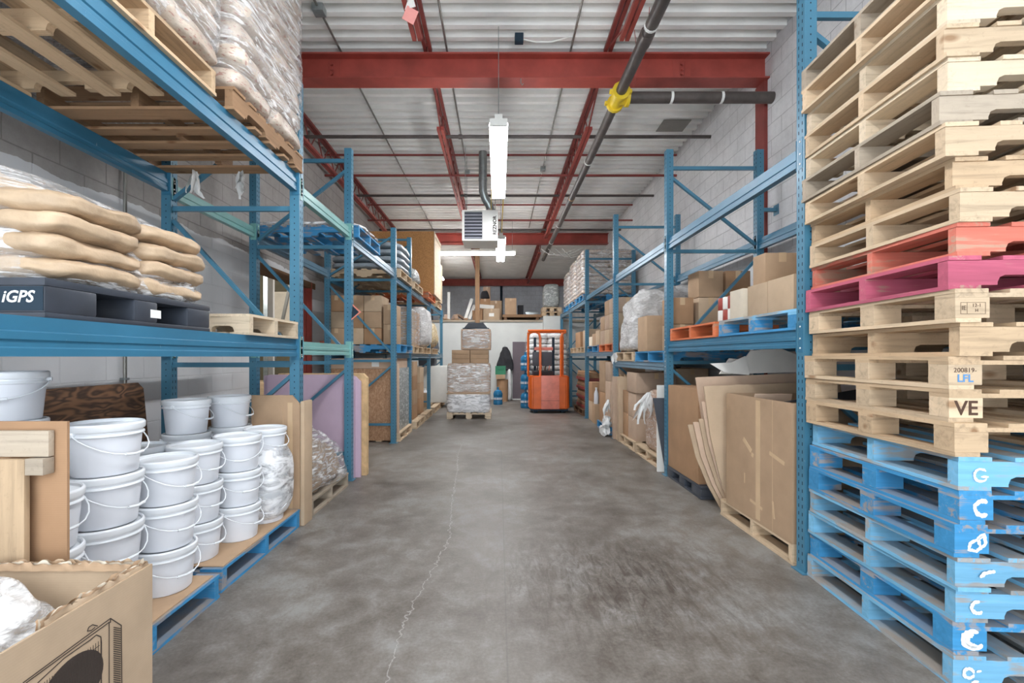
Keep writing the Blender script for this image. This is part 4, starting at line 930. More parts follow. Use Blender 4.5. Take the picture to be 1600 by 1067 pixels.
def ink_line(mb, pts, wd=.0025):
    q = [Vector((bx1 + .0012, *onface(*p))) for p in pts]
    for a, b in zip(q, q[1:]): mb.bar(a, b, wd, .0008, up=(1, 0, 0))
mb = MB()
ink_line(mb, [(35, 1067), (172, 966), (189, 977), (190, 1075)]); ink_line(mb, [(40, 1067), (170, 972), (170, 1075)]); ink_line(mb, [(172, 967), (172, 973)])
ink_line(mb, [(58, 1067), (100, 1028), (140, 1000), (150, 992), (157, 995), (158, 1004), (158, 1075)]); ink_line(mb, [(152, 978), (144, 976), (138, 980), (136, 986), (142, 985), (148, 980)])
for k in range(24): ink_line(mb, [(157 - k * 4, 997 + k * 3.0 + (2 if k else 0)), (157 - k * 4, 1075)], .0010)
for k in range(28): ink_line(mb, [(177, 980 + k * 3.4), (188, 982 + k * 3.4)], .0022)
for k in range(4): ink_line(mb, [(155, 1008 + k * 16), (118, 1036 + k * 16), (80, 1062 + k * 15)], .0014)
mb.build('printed_outline', 'ink', t, smooth=False)
mb = MB(); cen = onface(113, 1075); vs = []
for k in range(40):
    a = R(9 * k); vs.append(mb.bm.verts.new((bx1 + .0008, cen[0] + .100 * math.cos(a), cen[1] + .085 * math.sin(a))))
mb.bm.faces.new(vs); mb.build('printed_fan', 'ink', t, smooth=False)
lump('crumpled clear plastic sheet inside the open appliance carton', [(-2.0, .68, .40), (-1.25, .70, .36), (-1.25, 1.50, .44), (-2.0, 1.50, .44), (-2.0, .75, .60), (-1.3, .8, .50), (-1.5, 1.53, .735), (-2.0, 1.53, .745)], 'wrap_heavy', 'plastic_sheet', 'plastic sheet', p=5, amp=.05, freq=5, seed=4, n=18)

# ------------------------------------------------------------------ LEFT, short bay: foam boards and wrapped bundle
pallet('wooden pallet under the wrapped brown bundle on the left', (-2.75, 4.06, 0), W=1.12, D=1.0, c='grey', v=1)
lump('film-wrapped brown bundle slumping on a pallet by the lilac boards', [(-2.75, 4.03, .142), (-1.61, 4.03, .142), (-1.61, 5.08, .142), (-2.75, 5.08, .142), (-2.70, 4.05, .98), (-1.72, 4.05, .84), (-1.72, 5.02, .42), (-2.70, 5.02, .60)], 'load_brown', 'wrapped_bundle', 'wrapped bundle', p=5.5, amp=.035, freq=3.4, seed=2, n=26)
film('loose silvery film over the brown bundle', [(-2.78, 4.0, .12), (-1.585, 4.0, .12), (-1.585, 5.11, .12), (-2.78, 5.11, .12), (-2.72, 4.02, 1.02), (-1.68, 4.02, .89), (-1.68, 5.05, .47), (-2.72, 5.05, .64)], 'wrap', p=6, amp=.04, seed=9, n=22)
for k, (x0, x1, z1, y, m_, l_) in enumerate(((-2.66, -1.66, 1.19, 5.36, 'purplefoam', 'lilac foam board, front one, leaning in the short left bay'), (-2.70, -1.60, 1.17, 5.40, 'purplefoam', 'lilac foam board, second one, mostly hidden behind the front board'), (-2.74, -1.64, 1.18, 5.44, 'purplefoam', 'lilac foam board, third one back in the leaning group'))):
    sheet(l_, (x0, y, 0), (x1, y, z1), .034, m_, 'foam_board', 'foam board', 'lilac foam boards', chamfer=.06)
sheet('tan edged foam board sticking out past the lilac boards', (-2.60, 5.49, 0), (-1.555, 5.49, 1.20), .085, 'foamedge', 'foam_board', 'foam board', 'lilac foam boards', chamfer=.05)
# sticker tag on the second frame
t = thing('warning_tag', 'folded pink and white warning tag taped to the second left upright', 'tag', (-1.655, 5.285, 1.90))
MB().prism([(0, -.09), (.11, .0), (.015, .09)], -.045, -.043, 'y').build('front_flap', 'sticker', t, smooth=False); MB().prism([(.002, -.075), (.085, .0), (.014, .07)], -.0475, -.0455, 'y').build('print', 'hole', t, smooth=False)
# blue pallet up on the third bay and flattened goods
pallet('blue pallet lying up on the third left bay under film', (-2.86, 5.46, 2.80), W=1.22, D=1.0, c='blue', v=3)
film('thin crumpled film bundle on the upper blue pallet', box8(-2.9, -1.62, 5.42, 6.48, 2.92, 2.985), 'wrap_heavy', p=6, amp=.012, seed=21)
t = thing('pink_block', 'small pink brick block resting on the opening ledge', 'block', (XL + .06, 8.3, 1.55)); MB().box(-.05, .12, 0, .2, 0, .13, bev=.01).build('body', 'sticker', t); MB().box(-.055, .1, .02, .18, -.06, -.001).build('bracket', 'redsteel_dark', t)

# ------------------------------------------------------------------ LEFT ground past the third frame
pallet('wooden pallet under the plywood crate', (-2.84, 7.66, 0), c='light', v=1, D=1.1)
t = thing('plywood_crate', 'tall brown plywood crate on a pallet in the left rack', 'crate', (-2.84, 7.66, .141))
MB().box(0, 1.16, -.02, -.002, -.12, 1.06, bev=.002).build('front_board', 'ply', t); MB().box(0, 1.16, .0, 1.08, 0.001, 1.06, bev=.004).build('body', 'load_grey', t); MB().box(1.162, 1.20, .0, .05, 0.001, 1.14, bev=.003).build('corner_post', 'cardpink', t)
t = carton('long flat cardboard box with a white label over the plywood crate', -2.82, -1.70, 7.68, 8.68, 1.203, 1.366, 'cardpink', tape=False)
MB().box(.17, .29, -.5025, -.5005, .03, .11).build('paper_label', 'label', t)
pallet('light wooden pallet on the left floor under the brown boxes', (-2.80, 8.98, 0), c='light', v=0)
for k in range(4): carton('brown box, %s of the stack just past the grey film crate' % LAY(k, 4), -2.15 , -1.70, 9.28, 9.75, .141 + k * .29, .141 + (k + 1) * .29 - .003, 'card' if k % 2 else 'card3', 'brown boxes on the left floor pallets', tape=False)
for k in range(4): carton('brown box in the wall side stack behind, %s layer' % LAY(k, 4), -2.65, -2.2, 9.1, 9.6, .141 + k * .28, .141 + (k + 1) * .28 - .003, 'card2', 'brown boxes on the left floor pallets', tape=False)
pallet('second light wooden pallet on the left floor', (-2.80, 10.15, 0), c='light', v=2)
for k in range(3): carton('small brown box, %s layer on the second left floor pallet' % LAY(k, 3), -2.1, -1.72, 10.2, 10.7, .141 + k * .34, .141 + (k + 1) * .34 - .003, ('card3', 'card', 'card2')[k], 'brown boxes on the left floor pallets', tape=False)
pallet('third wooden pallet on the left floor under the milky jug', (-2.80, 11.5, 0), c='light', v=1)
t = thing('plastic_jug', 'milky white plastic jug on the third left floor pallet', 'jug', (-1.92, 11.75, .141)); mb = MB(); mb.blob(box8(-.17, .17, -.16, .16, 0, .40), n=8, p=6); mb.build('body', 'bucketlid', t); MB().lathe([(0, .40), (.045, .40), (.045, .46), (0, .46)], 14, (.05, 0, -.01)).build('cap', 'label', t)
carton('narrow brown box in front of the milky jug', -2.1, -1.78, 11.52, 11.58, .141, .50, 'card', tape=False)
pallet('fourth wooden pallet on the left floor', (-2.80, 12.65, 0), c='tan', v=3)
t = thing('white_cabinet', 'white metal cabinet at the far left floor', 'cabinet', (-2.3, 12.75, .141)); MB().box(0, .95, 0, .6, 0, 1.0, bev=.01).build('body', 'white', t); MB().box(.03, .92, -.01, -.001, .03, .97, bev=.003).build('door', 'white', t)
carton('dark grey bin on the white cabinet at far left', -2.2, -1.75, 12.8, 13.2, 1.143, 1.36, 'darkgrey', tape=False, nm='plastic_bin', cat='bin')
# LEFT lower rack level
zL = 1.46
pallet('blue pallet on the fourth left bay under the brown boxes', (-2.85, 7.63, zL), W=1.24, D=1.1, c='blue', v=0)
bx = -2.80
for k in range(3):
    for i in range(3):
        carton('brown box on the fourth left bay blue pallet, %s row, %s' % (LAY(k, 3), ('wall side', 'middle', 'aisle side')[i]), -2.82 + .30 * i, -2.82 + .30 * i + .29, 7.68, 8.2, zL + .142 + k * .27, zL + .142 + k * .27 + .266, ('card', 'card2', 'card3')[(i + k) % 3], 'brown boxes on the fourth left bay', tape=(k != 1))
for k in range(2): carton('narrow brown box at the aisle corner of the fourth left bay, %s one' % ('lower', 'upper')[k], -1.90, -1.70, 7.68, 8.1, zL + .142 + k * .33, zL + .142 + k * .33 + .326, 'card', 'brown boxes on the fourth left bay')
pallet('light wooden pallet on the fifth left bay under brown cartons', (-2.85, 8.98, zL), c='light', v=1, D=1.05)
for k in range(2):
    for i in range(3): carton('tall brown carton on the fifth left bay, %s layer, %s' % (('lower', 'upper')[k], ('near', 'middle', 'far')[i]), -2.2, -1.70, 9.0 + .34 * i, 9.0 + .34 * i + .335, zL + .142 + k * .36, zL + .142 + k * .36 + .357, ('card2', 'card', 'card3')[i], 'brown cartons on the fifth left bay')
film('stretch film over the brown cartons on the fifth left bay', box8(-2.25, -1.66, 8.97, 10.06, zL + .13, zL + .90), 'wrap', p=9, seed=33)
pallet('wooden pallet on the fifth left bay under the bulging film load', (-2.85, 10.15, zL), c='tan', v=2)
lump('bulging silvery film load on the fifth left bay', box8(-2.8, -1.58, 10.15, 11.2, zL + .142, 2.52), 'load_white', 'wrapped_load', 'wrapped load', p=6, amp=.04, seed=31, n=18)
pallet('wooden pallet on the last left bay under the straw film load', (-2.85, 11.5, zL), c='tan', v=1)
lump('straw coloured film load on the last left bay', box8(-2.8, -1.56, 11.5, 12.5, zL + .142, 2.30, .05), 'load_yellow', 'wrapped_load', 'wrapped load', p=4, amp=.04, seed=35, n=18)
lump('small dark wrapped bundle at the end of the last left bay', box8(-2.5, -1.66, 12.8, 13.5, zL + .002, 2.05, .1), 'darkgrey', 'wrapped_bundle', 'wrapped bundle', p=4, amp=.05, seed=36, n=12)
# LEFT upper level
zT = 2.72
pallet('wooden pallet on the upper fourth left bay', (-2.85, 7.75, zT), c='light', v=2, D=1.05)
for k in range(4):
    o = link('wrapped_bundle', sack_mesh(1.2, 1.08, .125, k, 'greybag', .012), None, (-2.24, 8.30, zT + .142 + k * .118)); tag(o, 'slate grey film-wrapped bundle, %s of the four on the upper fourth left bay' % LAY(k, 4), 'wrapped bundle', 'grey wrapped bundles')
pallet('light wooden pallet on the upper fifth left bay', (-2.85, 9.05, zT), c='light', v=1, D=1.0)
lump('pale grey wrapped sack load on the upper fifth left bay', box8(-2.82, -1.60, 9.02, 10.05, zT + .142, 3.22, .06), 'load_grey', 'wrapped_load', 'wrapped load', p=4, amp=.03, seed=41, n=16)
pallet('orange painted pallet under the particle board crate', (-2.87, 10.45, zT), c='orange', v=0, D=1.15, W=1.3)
t = thing('particle_board_crate', 'tall orange-brown particle board crate near the roof at left', 'crate', (-3.05, 10.95, zT + .142))
mb = MB(); mb.box(0, 1.53, 0, .02, 0, 1.48); mb.build('front_panel', 'osb', t); mb = MB(); mb.box(0, 1.53, .02, 1.25, 0, 1.47); mb.build('body', 'wood_pale1', t); MB().box(1.531, 1.545, .0, 1.24, 0, .09).box(1.531, 1.545, 0, 1.24, 1.38, 1.47).box(1.531, 1.545, 0, .09, .09, 1.38).build('batten', 'wood_pale2', t)
pallet('light wooden pallet on the upper last left bay', (-2.85, 12.35, zT), c='light', v=3, D=1.0)
t = thing('narrow_crate', 'narrow pale wooden crate standing just past the particle board crate', 'crate', (-2.2, 12.45, zT + .142)); MB().box(0, .62, 0, .5, 0, 1.05, bev=.005).build('body', 'wood_light2', t); MB().box(.621, .635, .0, .07, 0, 1.05).box(.621, .635, .43, .5, 0, 1.05).build('batten', 'wood_pale2', t)
lump('crumpled red sack on the last upper left bay', box8(-2.0, -1.62, 13.1, 13.5, zT + .002, 3.02, .06), 'wood_red0', 'cloth_sack', 'sack', p=3, amp=.05, seed=45, n=10)
rnd = random.Random(12)
for k in range(7):
    x_, y_ = -1.75 + .12 * k + rnd.uniform(-.05, .05), 15.35 + .1 * (k % 3)
    tag(MB().bar((x_, y_, MZ + .09), (x_ + rnd.uniform(-.35, .1), y_ + .7, MZ + .13 + .25 * rnd.random()), .12, .05).build('timber_offcut', 'wood_%s0' % ('brown', 'tan', 'dark')[k % 3], smooth=False), 'timber offcut in the jumble on the mezzanine, %s from the left' % ('first', 'second', 'third', 'fourth', 'fifth', 'sixth', 'seventh')[k], 'timber', 'timber offcuts on the mezzanine')

# ------------------------------------------------------------------ CENTRE BACK
pallet('light pallet on the floor under the film-wrapped stack at the aisle end', (-1.16, 10.42, 0), W=.99, D=1.05, c='pale', v=1, kind='block')
def ctr(x0, x1, y0, y1, dd): return px(x0, dd), px(x1, dd), pz(y1, dd), pz(y0, dd)
wp = MB().lathe([(0, 0), (.145, 0), (.15, .37), (.158, .38), (.158, .405), (0, .41)], 24).mesh('body', 'bucket')
for i in range(3):
    for j in range(2):
        o = link('drum', wp, None, (-1.0 + .32 * i, 10.62 + .36 * j, .141)); tag(o, 'white drum at the bottom of the wrapped aisle stack, %s, %s' % (('left', 'centre', 'right')[i], ('front', 'rear')[j]), 'drum', 'white drums under the cartons')
film('crinkled film around the white drums of the aisle stack', box8(-1.175, -.185, 10.42, 11.2, .142, .575), 'milky', p=10, amp=.006, seed=50)
tag(MB().box(-1.17, -.19, 10.44, 11.4, .556, .572).build('cardboard_sheet', 'card2'), 'cardboard layer sheet over the white drums', 'cardboard sheet')
for k in range(2):
    for i in range(3):
        carton('film-covered carton with pale label, %s row, %s, aisle stack' % (('lower', 'upper')[k], ('left', 'centre', 'right')[i]), -1.14 + .315 * i, -1.14 + .315 * i + .31, 10.5, 11.2, .574 + .335 * k, .574 + .335 * k + .33, 'cardpink', 'labelled cartons in the aisle stack', tape=False, mark=True)
film('shiny film around the labelled cartons of the aisle stack', box8(-1.165, -.18, 10.47, 11.25, .58, 1.25), 'wrap_heavy', p=12, amp=.006, seed=51)
for k in range(3):
    for i in range(2): carton('flat brown box, %s row, %s, aisle stack' % (LAY(k, 3), ('left', 'right')[i]), -1.06 + .42 * i, -1.06 + .42 * i + .41, 10.55, 11.1, 1.25 + .10 * k, 1.25 + .10 * k + .098, 'card', 'flat boxes in the aisle stack', tape=False)
carton('pale wrapped carton on top of the aisle stack', -.85, -.18, 10.55, 11.15, 1.555, 2.02, 'cardpink', mark=True)
lump('stretch film skin of the top carton in the aisle stack', box8(-.86, -.17, 10.54, 11.16, 1.56, 2.035), 'wrap_heavy', 'stretch_film', 'plastic wrap', p=14, amp=.004, seed=52, n=8)
t = thing('black_hopper', 'dark upturned hopper on top of the aisle stack', 'bin', (-.52, 10.85, 2.04)); mb = MB(); mb.prism([(-.28, 0), (.28, 0), (.17, .13), (-.17, .13)], -.22, .22, 'y'); mb.build('body', 'darkgrey', t, smooth=False); MB().box(-.30, .30, -.24, .24, -.0, .012).build('rim', 'hole', t)
t = thing('wooden_post', 'square wooden post rising to the roof behind the aisle stack', 'post', (px(746, 15.05), 15.05, 0)); MB().box(-.07, .07, -.07, .07, 0, ZC - .05, bev=.004).build('shaft', 'wood_brown2', t); MB().bar((0, 0, 4.3), (-.25, 0, 5.1), .06, .06).build('knee_brace', 'wood_dark2', t)
t = thing('coat', 'black jacket hanging on the white partition', 'jacket', (px(788, 15.1), 15.1, 0))
mb = MB(); mb.blob([(-.30, -.10, .98), (.36, -.12, .92), (.36, .08, .92), (-.30, .08, .98), (-.07, -.06, 1.72), (.12, -.06, 1.72), (.12, .06, 1.72), (-.07, .06, 1.72)], n=14, p=4, amp=.035, freq=5, seed=3); mb.build('body', 'dark', t, ang=80); MB().tube([(.02, .05, 1.70), (.02, .09, 1.76)], .01, 6).build('hook', 'galv', t)
carton('cardboard box with orange print under the green crate', px(775, 14.6), px(789, 14.6), 14.4, 14.8, .70, .84, 'card', tape=False)
tag(MB().lathe([(0, 0), (.17, 0), (.18, .35), (.18, .68), (0, .695)], 20, (px(785, 14.6), 14.62, 0)).build('fibre_drum', 'card3'), 'tan fibre drum standing below the green crate', 'drum')
t = thing('plastic_crate', 'green plastic crate on the box beside the black jacket', 'crate', (px(782, 14.6), 14.6, .842)); mb = MB(); mb.box(-.16, .16, -.15, .15, 0, .02); mb.box(-.16, .16, -.15, -.135, .02, .12); mb.box(-.16, .16, .135, .15, .02, .26); mb.box(-.16, -.145, -.135, .135, .02, .26); mb.box(.145, .16, -.135, .135, .02, .26); mb.box(-.16, .16, -.15, -.135, .18, .26); mb.box(-.16, -.09, -.15, -.135, .12, .18); mb.box(.09, .16, -.15, -.135, .12, .18); mb.build('body', 'green', t, smooth=False); MB().box(-.155, .155, -.16, -.151, .225, .26).build('rim', 'green', t)
lump('white plastic sack slumped beside the mauve door', box8(px(791, 14.8), px(800, 14.8), 14.7, 15.0, 0, 1.0, .03), 'whitebag', 'plastic_sack', 'sack', p=4, amp=.02, seed=61, n=10)
jugm = MB().lathe([(0, 0), (.125, 0), (.135, .02), (.135, .10), (.127, .12), (.135, .14), (.135, .22), (.127, .24), (.135, .26), (.135, .33), (.10, .40), (.035, .43), (.03, .48), (0, .48)], 24).mesh('body', 'jug')
def jug(label, x, y, z, rot=None):
    t = thing('water_jug', label, 'water jug', (x, y, z), group='blue water jugs', rot=rot); link('body', jugm, t); MB().lathe([(0, .48), (.034, .478), (.034, .505), (0, .508)], 12).build('cap', 'jug', t); MB().lathe([(.1352, .15), (.1362, .15), (.1362, .21), (.1352, .21)], 16).build('paper_label', 'label', t); return t
jug('blue water jug standing on the floor left of the aisle end', px(778, 13.6), 13.6, 0)
for k in range(3): jug('blue water jug, %s of the pile left of the orange truck' % LAY(k, 3), px(821, 12.7), 12.7, .0 + .508 * k)
# white sack load behind the truck
pallet('pallet behind the orange truck under the white sacks', (.78, 12.8, 0), c='light', v=0, W=1.15)
sacks('behind the orange truck', .80, 1.92, 12.82, 13.8, .142, .145, 13, 2, 1, 'whitebag', 'white sacks behind the orange truck', nm='white_sack', kind='white sack', amp=.02, shrink=lambda k: .03 if k < 11 else .1)
film('clear film around the white sacks behind the orange truck', box8(.76, 1.96, 12.78, 13.84, .145, 2.1), 'wrap_light', p=7, seed=62)
# orange stacker truck
t = thing('stacker_truck', 'orange electric stacker truck parked at the end of the aisle', 'forklift', (1.26, 11.6, 0))
mb = MB(); mb.prism([(-.50, -.0), (-.42, -.10), (.42, -.10), (.50, .0), (.50, .42), (-.50, .42)], .10, .92, 'z'); bmesh.ops.bevel(mb.bm, geom=list(mb.bm.edges), offset=.025, segments=2, affect='EDGES'); mb.build('body', 'truck_orange', t)
MB().box(-.21, .24, -.125, -.101, .10, .93, bev=.012).build('front_cover', 'truck_pink', t); mb = MB(); mb.box(-.21, .24, -.1275, -.1252, .31, .316); mb.box(-.14, .17, -.1275, -.1252, .36, .362); mb.build('cover_seam', 'ink', t)
MB().box(-.46, .46, -.06, .40, .055, .10).build('skirt', 'hole', t)
for s in (-1, 1): MB().tube([(s * .34 - .05, .02, .075), (s * .34 + .05, .02, .075)], .075, 18).build('wheel', 'hole', t)
for x0_, x1_ in ((-.52, -.22), (.36, .42)):
    pass
mb = MB(); mb.tube([(-.50, .34, .9), (-.50, .34, 1.90), (-.47, .34, 2.0), (-.38, .34, 2.03), (.30, .34, 2.03)], .03, 8); mb.tube([(.30, .34, 2.03), (.36, .34, 2.0), (.38, .34, 1.9), (.38, .34, .9)], .03, 8)
mb.build('rear_guard_frame', 'truck_orange', t)
mb = MB(); mb.tube([(-.50, .02, 1.99), (-.35, .02, 2.03), (-.25, .02, 1.97), (-.22, .02, 1.86), (-.22, .02, .9)], .033, 8); mb.tube([(-.53, .0, 2.04), (.42, .0, 2.04)], .03, 8); mb.tube([(.30, .02, .9), (.30, .02, 1.88), (.34, .02, 1.98), (.42, .02, 2.02)], .033, 8); mb.tube([(-.52, .0, 2.0), (-.52, .02, .9)], .026, 8)
mb.build('front_guard_frame', 'truck_orange', t)
MB().box(-.33, .15, .46, .56, 1.56, 1.64, bev=.01).build('crossbar', 'truck_pink', t)
MB().box(-.38, .12, .43, .52, 1.15, 1.52, bev=.02).build('instrument_panel', 'darkgrey', t); MB().box(-.40, .12, .12, .42, .93, 1.04, bev=.03).build('seat_pad', 'dark', t)
for k in range(4): MB().tube([(-.28 + .1 * k, .30, 1.03), (-.26 + .1 * k, .26, 1.17)], .014, 6).build('lever', 'sticker' if k % 2 else 'ink', t)
MB().box(-.34, -.28, .54, .62, .3, 1.9).box(.14, .20, .54, .62, .3, 1.9).build('mast', 'hole', t)

# mezzanine goods
def mz(label, x0, x1, ytop, ybot, d, dep, c, nm='cardboard_box', cat='box', group='boxes on the mezzanine', **k):
    z0 = max(MZ + .062, pz(ybot, d)); return carton(label, px(x0, d), px(x1, d), d, d + dep, z0, pz(ytop, d), c, group, nm=nm, cat=cat, **k)
t = thing('wooden_platform', 'long low wooden platform on the right of the mezzanine', 'platform', (px(785, 15.3), 15.3, MZ + .062)); MB().box(0, 1.28, 0, 1.2, .10, .19).build('top', 'wood_brown0', t); MB().box(.05, .15, .02, 1.15, 0, .10).box(1.1, 1.2, .02, 1.15, 0, .10).build('skid', 'wood_dark1', t)
zp = MZ + .062 + .192
carton('upright brown carton on the mezzanine platform', px(789, 15.5), px(807, 15.5), 15.5, 15.9, zp, zp + .56, 'card', mark=False)
tag(MB().box(px(809, 15.8), px(818, 15.8), 15.8, 16.1, zp, zp + .36, bev=.01).build('black_case', 'dark'), 'black case beside the upright carton on the mezzanine', 'case')
tag(MB().box(px(821, 15.7), px(842, 15.7), 15.7, 16.1, zp, zp + .12, bev=.01).build('metal_tray', 'galv'), 'grey metal tray on the mezzanine platform', 'tray')
mz('wide brown carton with a white label on the mezzanine', 755, 781, 482, 503, 15.5, .5, 'card2', mark=True)
mz('brown carton at the left behind the wooden post on the mezzanine', 738, 754, 485, 503, 15.6, .4, 'card3')
carton('dark brown carton upper left on the mezzanine pile', px(750, 16.1), px(766, 16.1), 16.05, 16.5, MZ + .062, pz(467, 16.1), 'card3', 'boxes on the mezzanine')
carton('brown carton at the right of the mezzanine pile', px(766, 16.1), px(784, 16.1), 16.05, 16.5, MZ + .062, pz(470, 16.1), 'card', 'boxes on the mezzanine')
tag(MB().box(px(749, 15.6), px(772, 15.6), 15.62, 15.9, pz(482, 15.6) + .004, pz(476, 15.6), rot=(0, .08, 0)).build('paper_roll', 'styro'), 'white flat packet lying on the wide mezzanine carton', 'packet')
lump('black rubbish sack on the mezzanine pile', [(px(750, 16.2), 16.1, pz(467, 16.1) + .004), (px(766, 16.2), 16.1, pz(467, 16.1) + .004), (px(766, 16.2), 16.4, pz(467, 16.1) + .004), (px(750, 16.2), 16.4, pz(467, 16.1) + .004), (px(752, 16.2), 16.1, pz(456, 16.2)), (px(762, 16.2), 16.1, pz(454, 16.2)), (px(762, 16.2), 16.4, pz(454, 16.2)), (px(752, 16.2), 16.4, pz(456, 16.2))], 'dark', 'plastic_sack', 'sack', p=4, amp=.03, seed=71, n=8)
carton('pale pink carton at the top of the mezzanine pile', px(755, 16.8), px(766, 16.8), 16.8, 17.2, MZ + .062, pz(448, 16.8), 'cardpink', 'boxes on the mezzanine')
for k, (xa, xb) in enumerate(((727, 737), (733, 741))):
    tag(MB().bar((px(xa, 15.6), 15.6, MZ + .12), (px(xb, 15.6), 15.75, pz(466 + 10 * k, 15.6)), .10, .05, up=(0, 1, 0)).build('white_board', 'white', smooth=False), 'white board leaning on the mezzanine, %s one' % ('taller', 'shorter')[k], 'board')
tag(MB().box(px(699, 15.5), px(703, 15.5), 15.5, 15.6, MZ + .062, pz(456, 15.5)).build('white_rail', 'white'), 'white upright rail at the left of the mezzanine', 'rail')
# wrapped load on the raised block
for k in range(2): pallet('wooden pallet on the raised white block, %s one' % ('lower', 'upper')[k], (1.40, 14.92, 2.70 + .141 * k), W=.62, D=.6, c=('tan', 'light')[k], v=k, kind='block')
lump('tall silvery wrapped load on the two pallets on the raised block', box8(1.44, 1.98, 14.94, 15.5, 2.985, pz(443, 14.94), .02), 'load_grey', 'wrapped_load', 'wrapped load', p=6, amp=.02, seed=72, n=12)

# ------------------------------------------------------------------ RIGHT rack, nearest bay, lower level
zR = 1.58
pallet('blue pallet on the near right bay under tan boxes', (1.985, 3.10, zR), W=1.22, D=1.10, c='blue2', v=0, kind='block', alt='blue')
pallet('orange painted pallet on the near right bay by the second frame', (1.985, 4.27, zR), W=1.2, D=1.12, c='orange', v=2)
zb = zR + .142; g = 'tan boxes on the near right blue pallet'
carton('wide tan box at the near end of the blue pallet, lower row', 2.09, 2.62, 3.30, 3.62, zb, zb + .265, 'card2', g, tape=False)
carton('wide tan box in the middle of the blue pallet, lower row', 2.09, 2.62, 3.625, 3.91, zb, zb + .262, 'card2', g, tape=False)
carton('small off-white box at the far end of the blue pallet', 2.06, 2.36, 3.93, 4.15, zb, zb + .255, 'cardpale', g, tape=False)
carton('tan box stacked alone above the wide boxes on the blue pallet', 2.14, 2.42, 3.74, 4.04 - .12, zb + .267, zb + .267 + .245, 'card', g)
carton('tan box behind on the blue pallet, wall side', 2.66, 3.1, 3.35, 3.9, zb, zb + .27, 'card', g)
carton('tall pale box by the wall on the blue pallet', 2.62, 3.0, 3.95, 4.15, zb, zb + .50, 'cardpale', g)
t = thing('can_pack', 'shrink-wrapped pack of red and white cans on the blue pallet end', 'can pack', (2.24, 4.28 - .1 + .18, zb))
for k in range(2):
    for j in range(3):
        mb = MB(); mb.lathe([(0, 0), (.042, 0), (.045, .004), (.045, .11), (.042, .115), (0, .115)], 14, (-.095 , -.10 + j * .095, k * .118)).lathe([(0, 0), (.042, 0), (.045, .004), (.045, .11), (.042, .115), (0, .115)], 14, (0, -.10 + j * .095, k * .118)); mb.build('can', 'redsteel' if (k + j) % 2 else 'styro', t)
tag(MB().box(2.10, 2.75, 4.62, 5.32, zb, zb + .012, rot=(0, 0, .08)).build('cardboard_sheet', 'card3'), 'brown cardboard sheet lying on the orange pallet', 'cardboard sheet')
# ground level of the nearest bay
pallet('light wooden pallet on the floor under the big open carton', (1.97, 3.12, 0), W=1.1, D=1.02, c='light', v=1)
t = thing('open_carton', 'big open brown carton with torn tape marks, near right floor', 'box', (1.965, 3.12, .142)); L_, W_, h_ = .90, 1.05, .945
mb = MB(); mb.box(0, .008, 0, L_, 0, h_); mb.box(W_ - .008, W_, 0, L_, 0, h_); mb.box(.008, W_ - .008, 0, .008, 0, h_); mb.box(.008, W_ - .008, L_ - .008, L_, 0, h_); mb.box(.008, W_ - .008, .008, L_ - .008, 0, .01); mb.build('body', 'card', t, smooth=False)
mb = MB()
for (y0, z0, y1, z1, w_) in ((.62, .60, .50, .52, .035), (.50, .50, .47, .49, .03), (.08, .52, .26, .56, .028), (.35, .12, .52, .14, .022), (.60, .25, .60, .33, .014), (.2, .1, .22, .22, .02)): mb.bar((-.0008, y0, z0), (-.0008, y1, z1), .0012, w_, up=(0, 0, 1))
mb.build('torn_tape', 'tape', t, smooth=False)
mb = MB(); mb.box(-.0012, -.0002, .38, .44, .02, h_ - .02); mb.box(-.0008, -.0001, .22, .225, 0, h_); mb.build('tape', 'tape', t, smooth=False)
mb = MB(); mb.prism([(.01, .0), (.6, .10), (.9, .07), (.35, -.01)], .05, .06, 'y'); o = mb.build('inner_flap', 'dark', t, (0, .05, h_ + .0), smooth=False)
MB().box(.012, .30, .5, .505, h_ - .16, h_ + .03, rot=(.3, 0, 0)).build('inner_flap', 'cardpink', t)
SH = [(1100, 604, 1143, 752, 4.12, 'nearest, widest sheet'), (1096, 628, 1144, 775, 4.15, 'second sheet from the front'), (1092, 655, 1140, 786, 4.18, 'third sheet from the front'), (1083, 660, 1134, 792, 4.21, 'fourth sheet from the front'),
      (1075, 664, 1127, 800, 4.24, 'short sheet sticking out furthest'), (1087, 590, 1136, 752, 4.32, 'tallest back sheet')]
for k, (tx, ty, bx_, by_, y, nm_) in enumerate(SH):
    x0, z1, xb, zb_ = px(tx, y), pz(ty, y), px(bx_, y), max(.004, pz(by_, y) * .0 + .004); wd = 1.15 if k in (0, 5) else .75; th_ = .013
    poly = [(xb, zb_), (xb + wd, zb_), (x0 + wd + .05, z1 + (.05 if k in (0, 5) else -.02)), (x0 + .02, z1 + .004), (x0, z1), (x0 + (xb - x0) * .28 - .012, z1 * .62), (x0 + (xb - x0) * .62 - .012, z1 * .3)]
    tag(MB().prism(poly, y, y + th_, 'y').build('cardboard_sheet', ('card2', 'cardpink', 'card2', 'cardpink', 'card2', 'cardpink')[k], smooth=False), 'flattened cardboard leaning out by the big open carton, ' + nm_, 'cardboard sheet', 'flattened cardboard sheets')
t = thing('foam_sheet', 'creased white foam sheet lying above the leaning cardboard', 'foam sheet', (0, 4.34, 1.235))
for q_, (pl, rx) in enumerate((([(1.97, .10), (2.10, .02), (2.34, -.01), (2.30, .17), (2.16, .11)], .0), ([(2.20, .0), (2.80, .02), (2.80, .18), (2.62, .25), (2.36, .22)], .12), ([(2.10, .0), (2.3, .0), (2.42, .13), (2.2, .15)], -.1))):
    mb = MB(); mb.prism(pl, 0, .012, 'y'); o = mb.build('fold', 'styro', t, (0, .045 * q_, 0), smooth=False); o.rotation_euler = (rx, 0, 0)
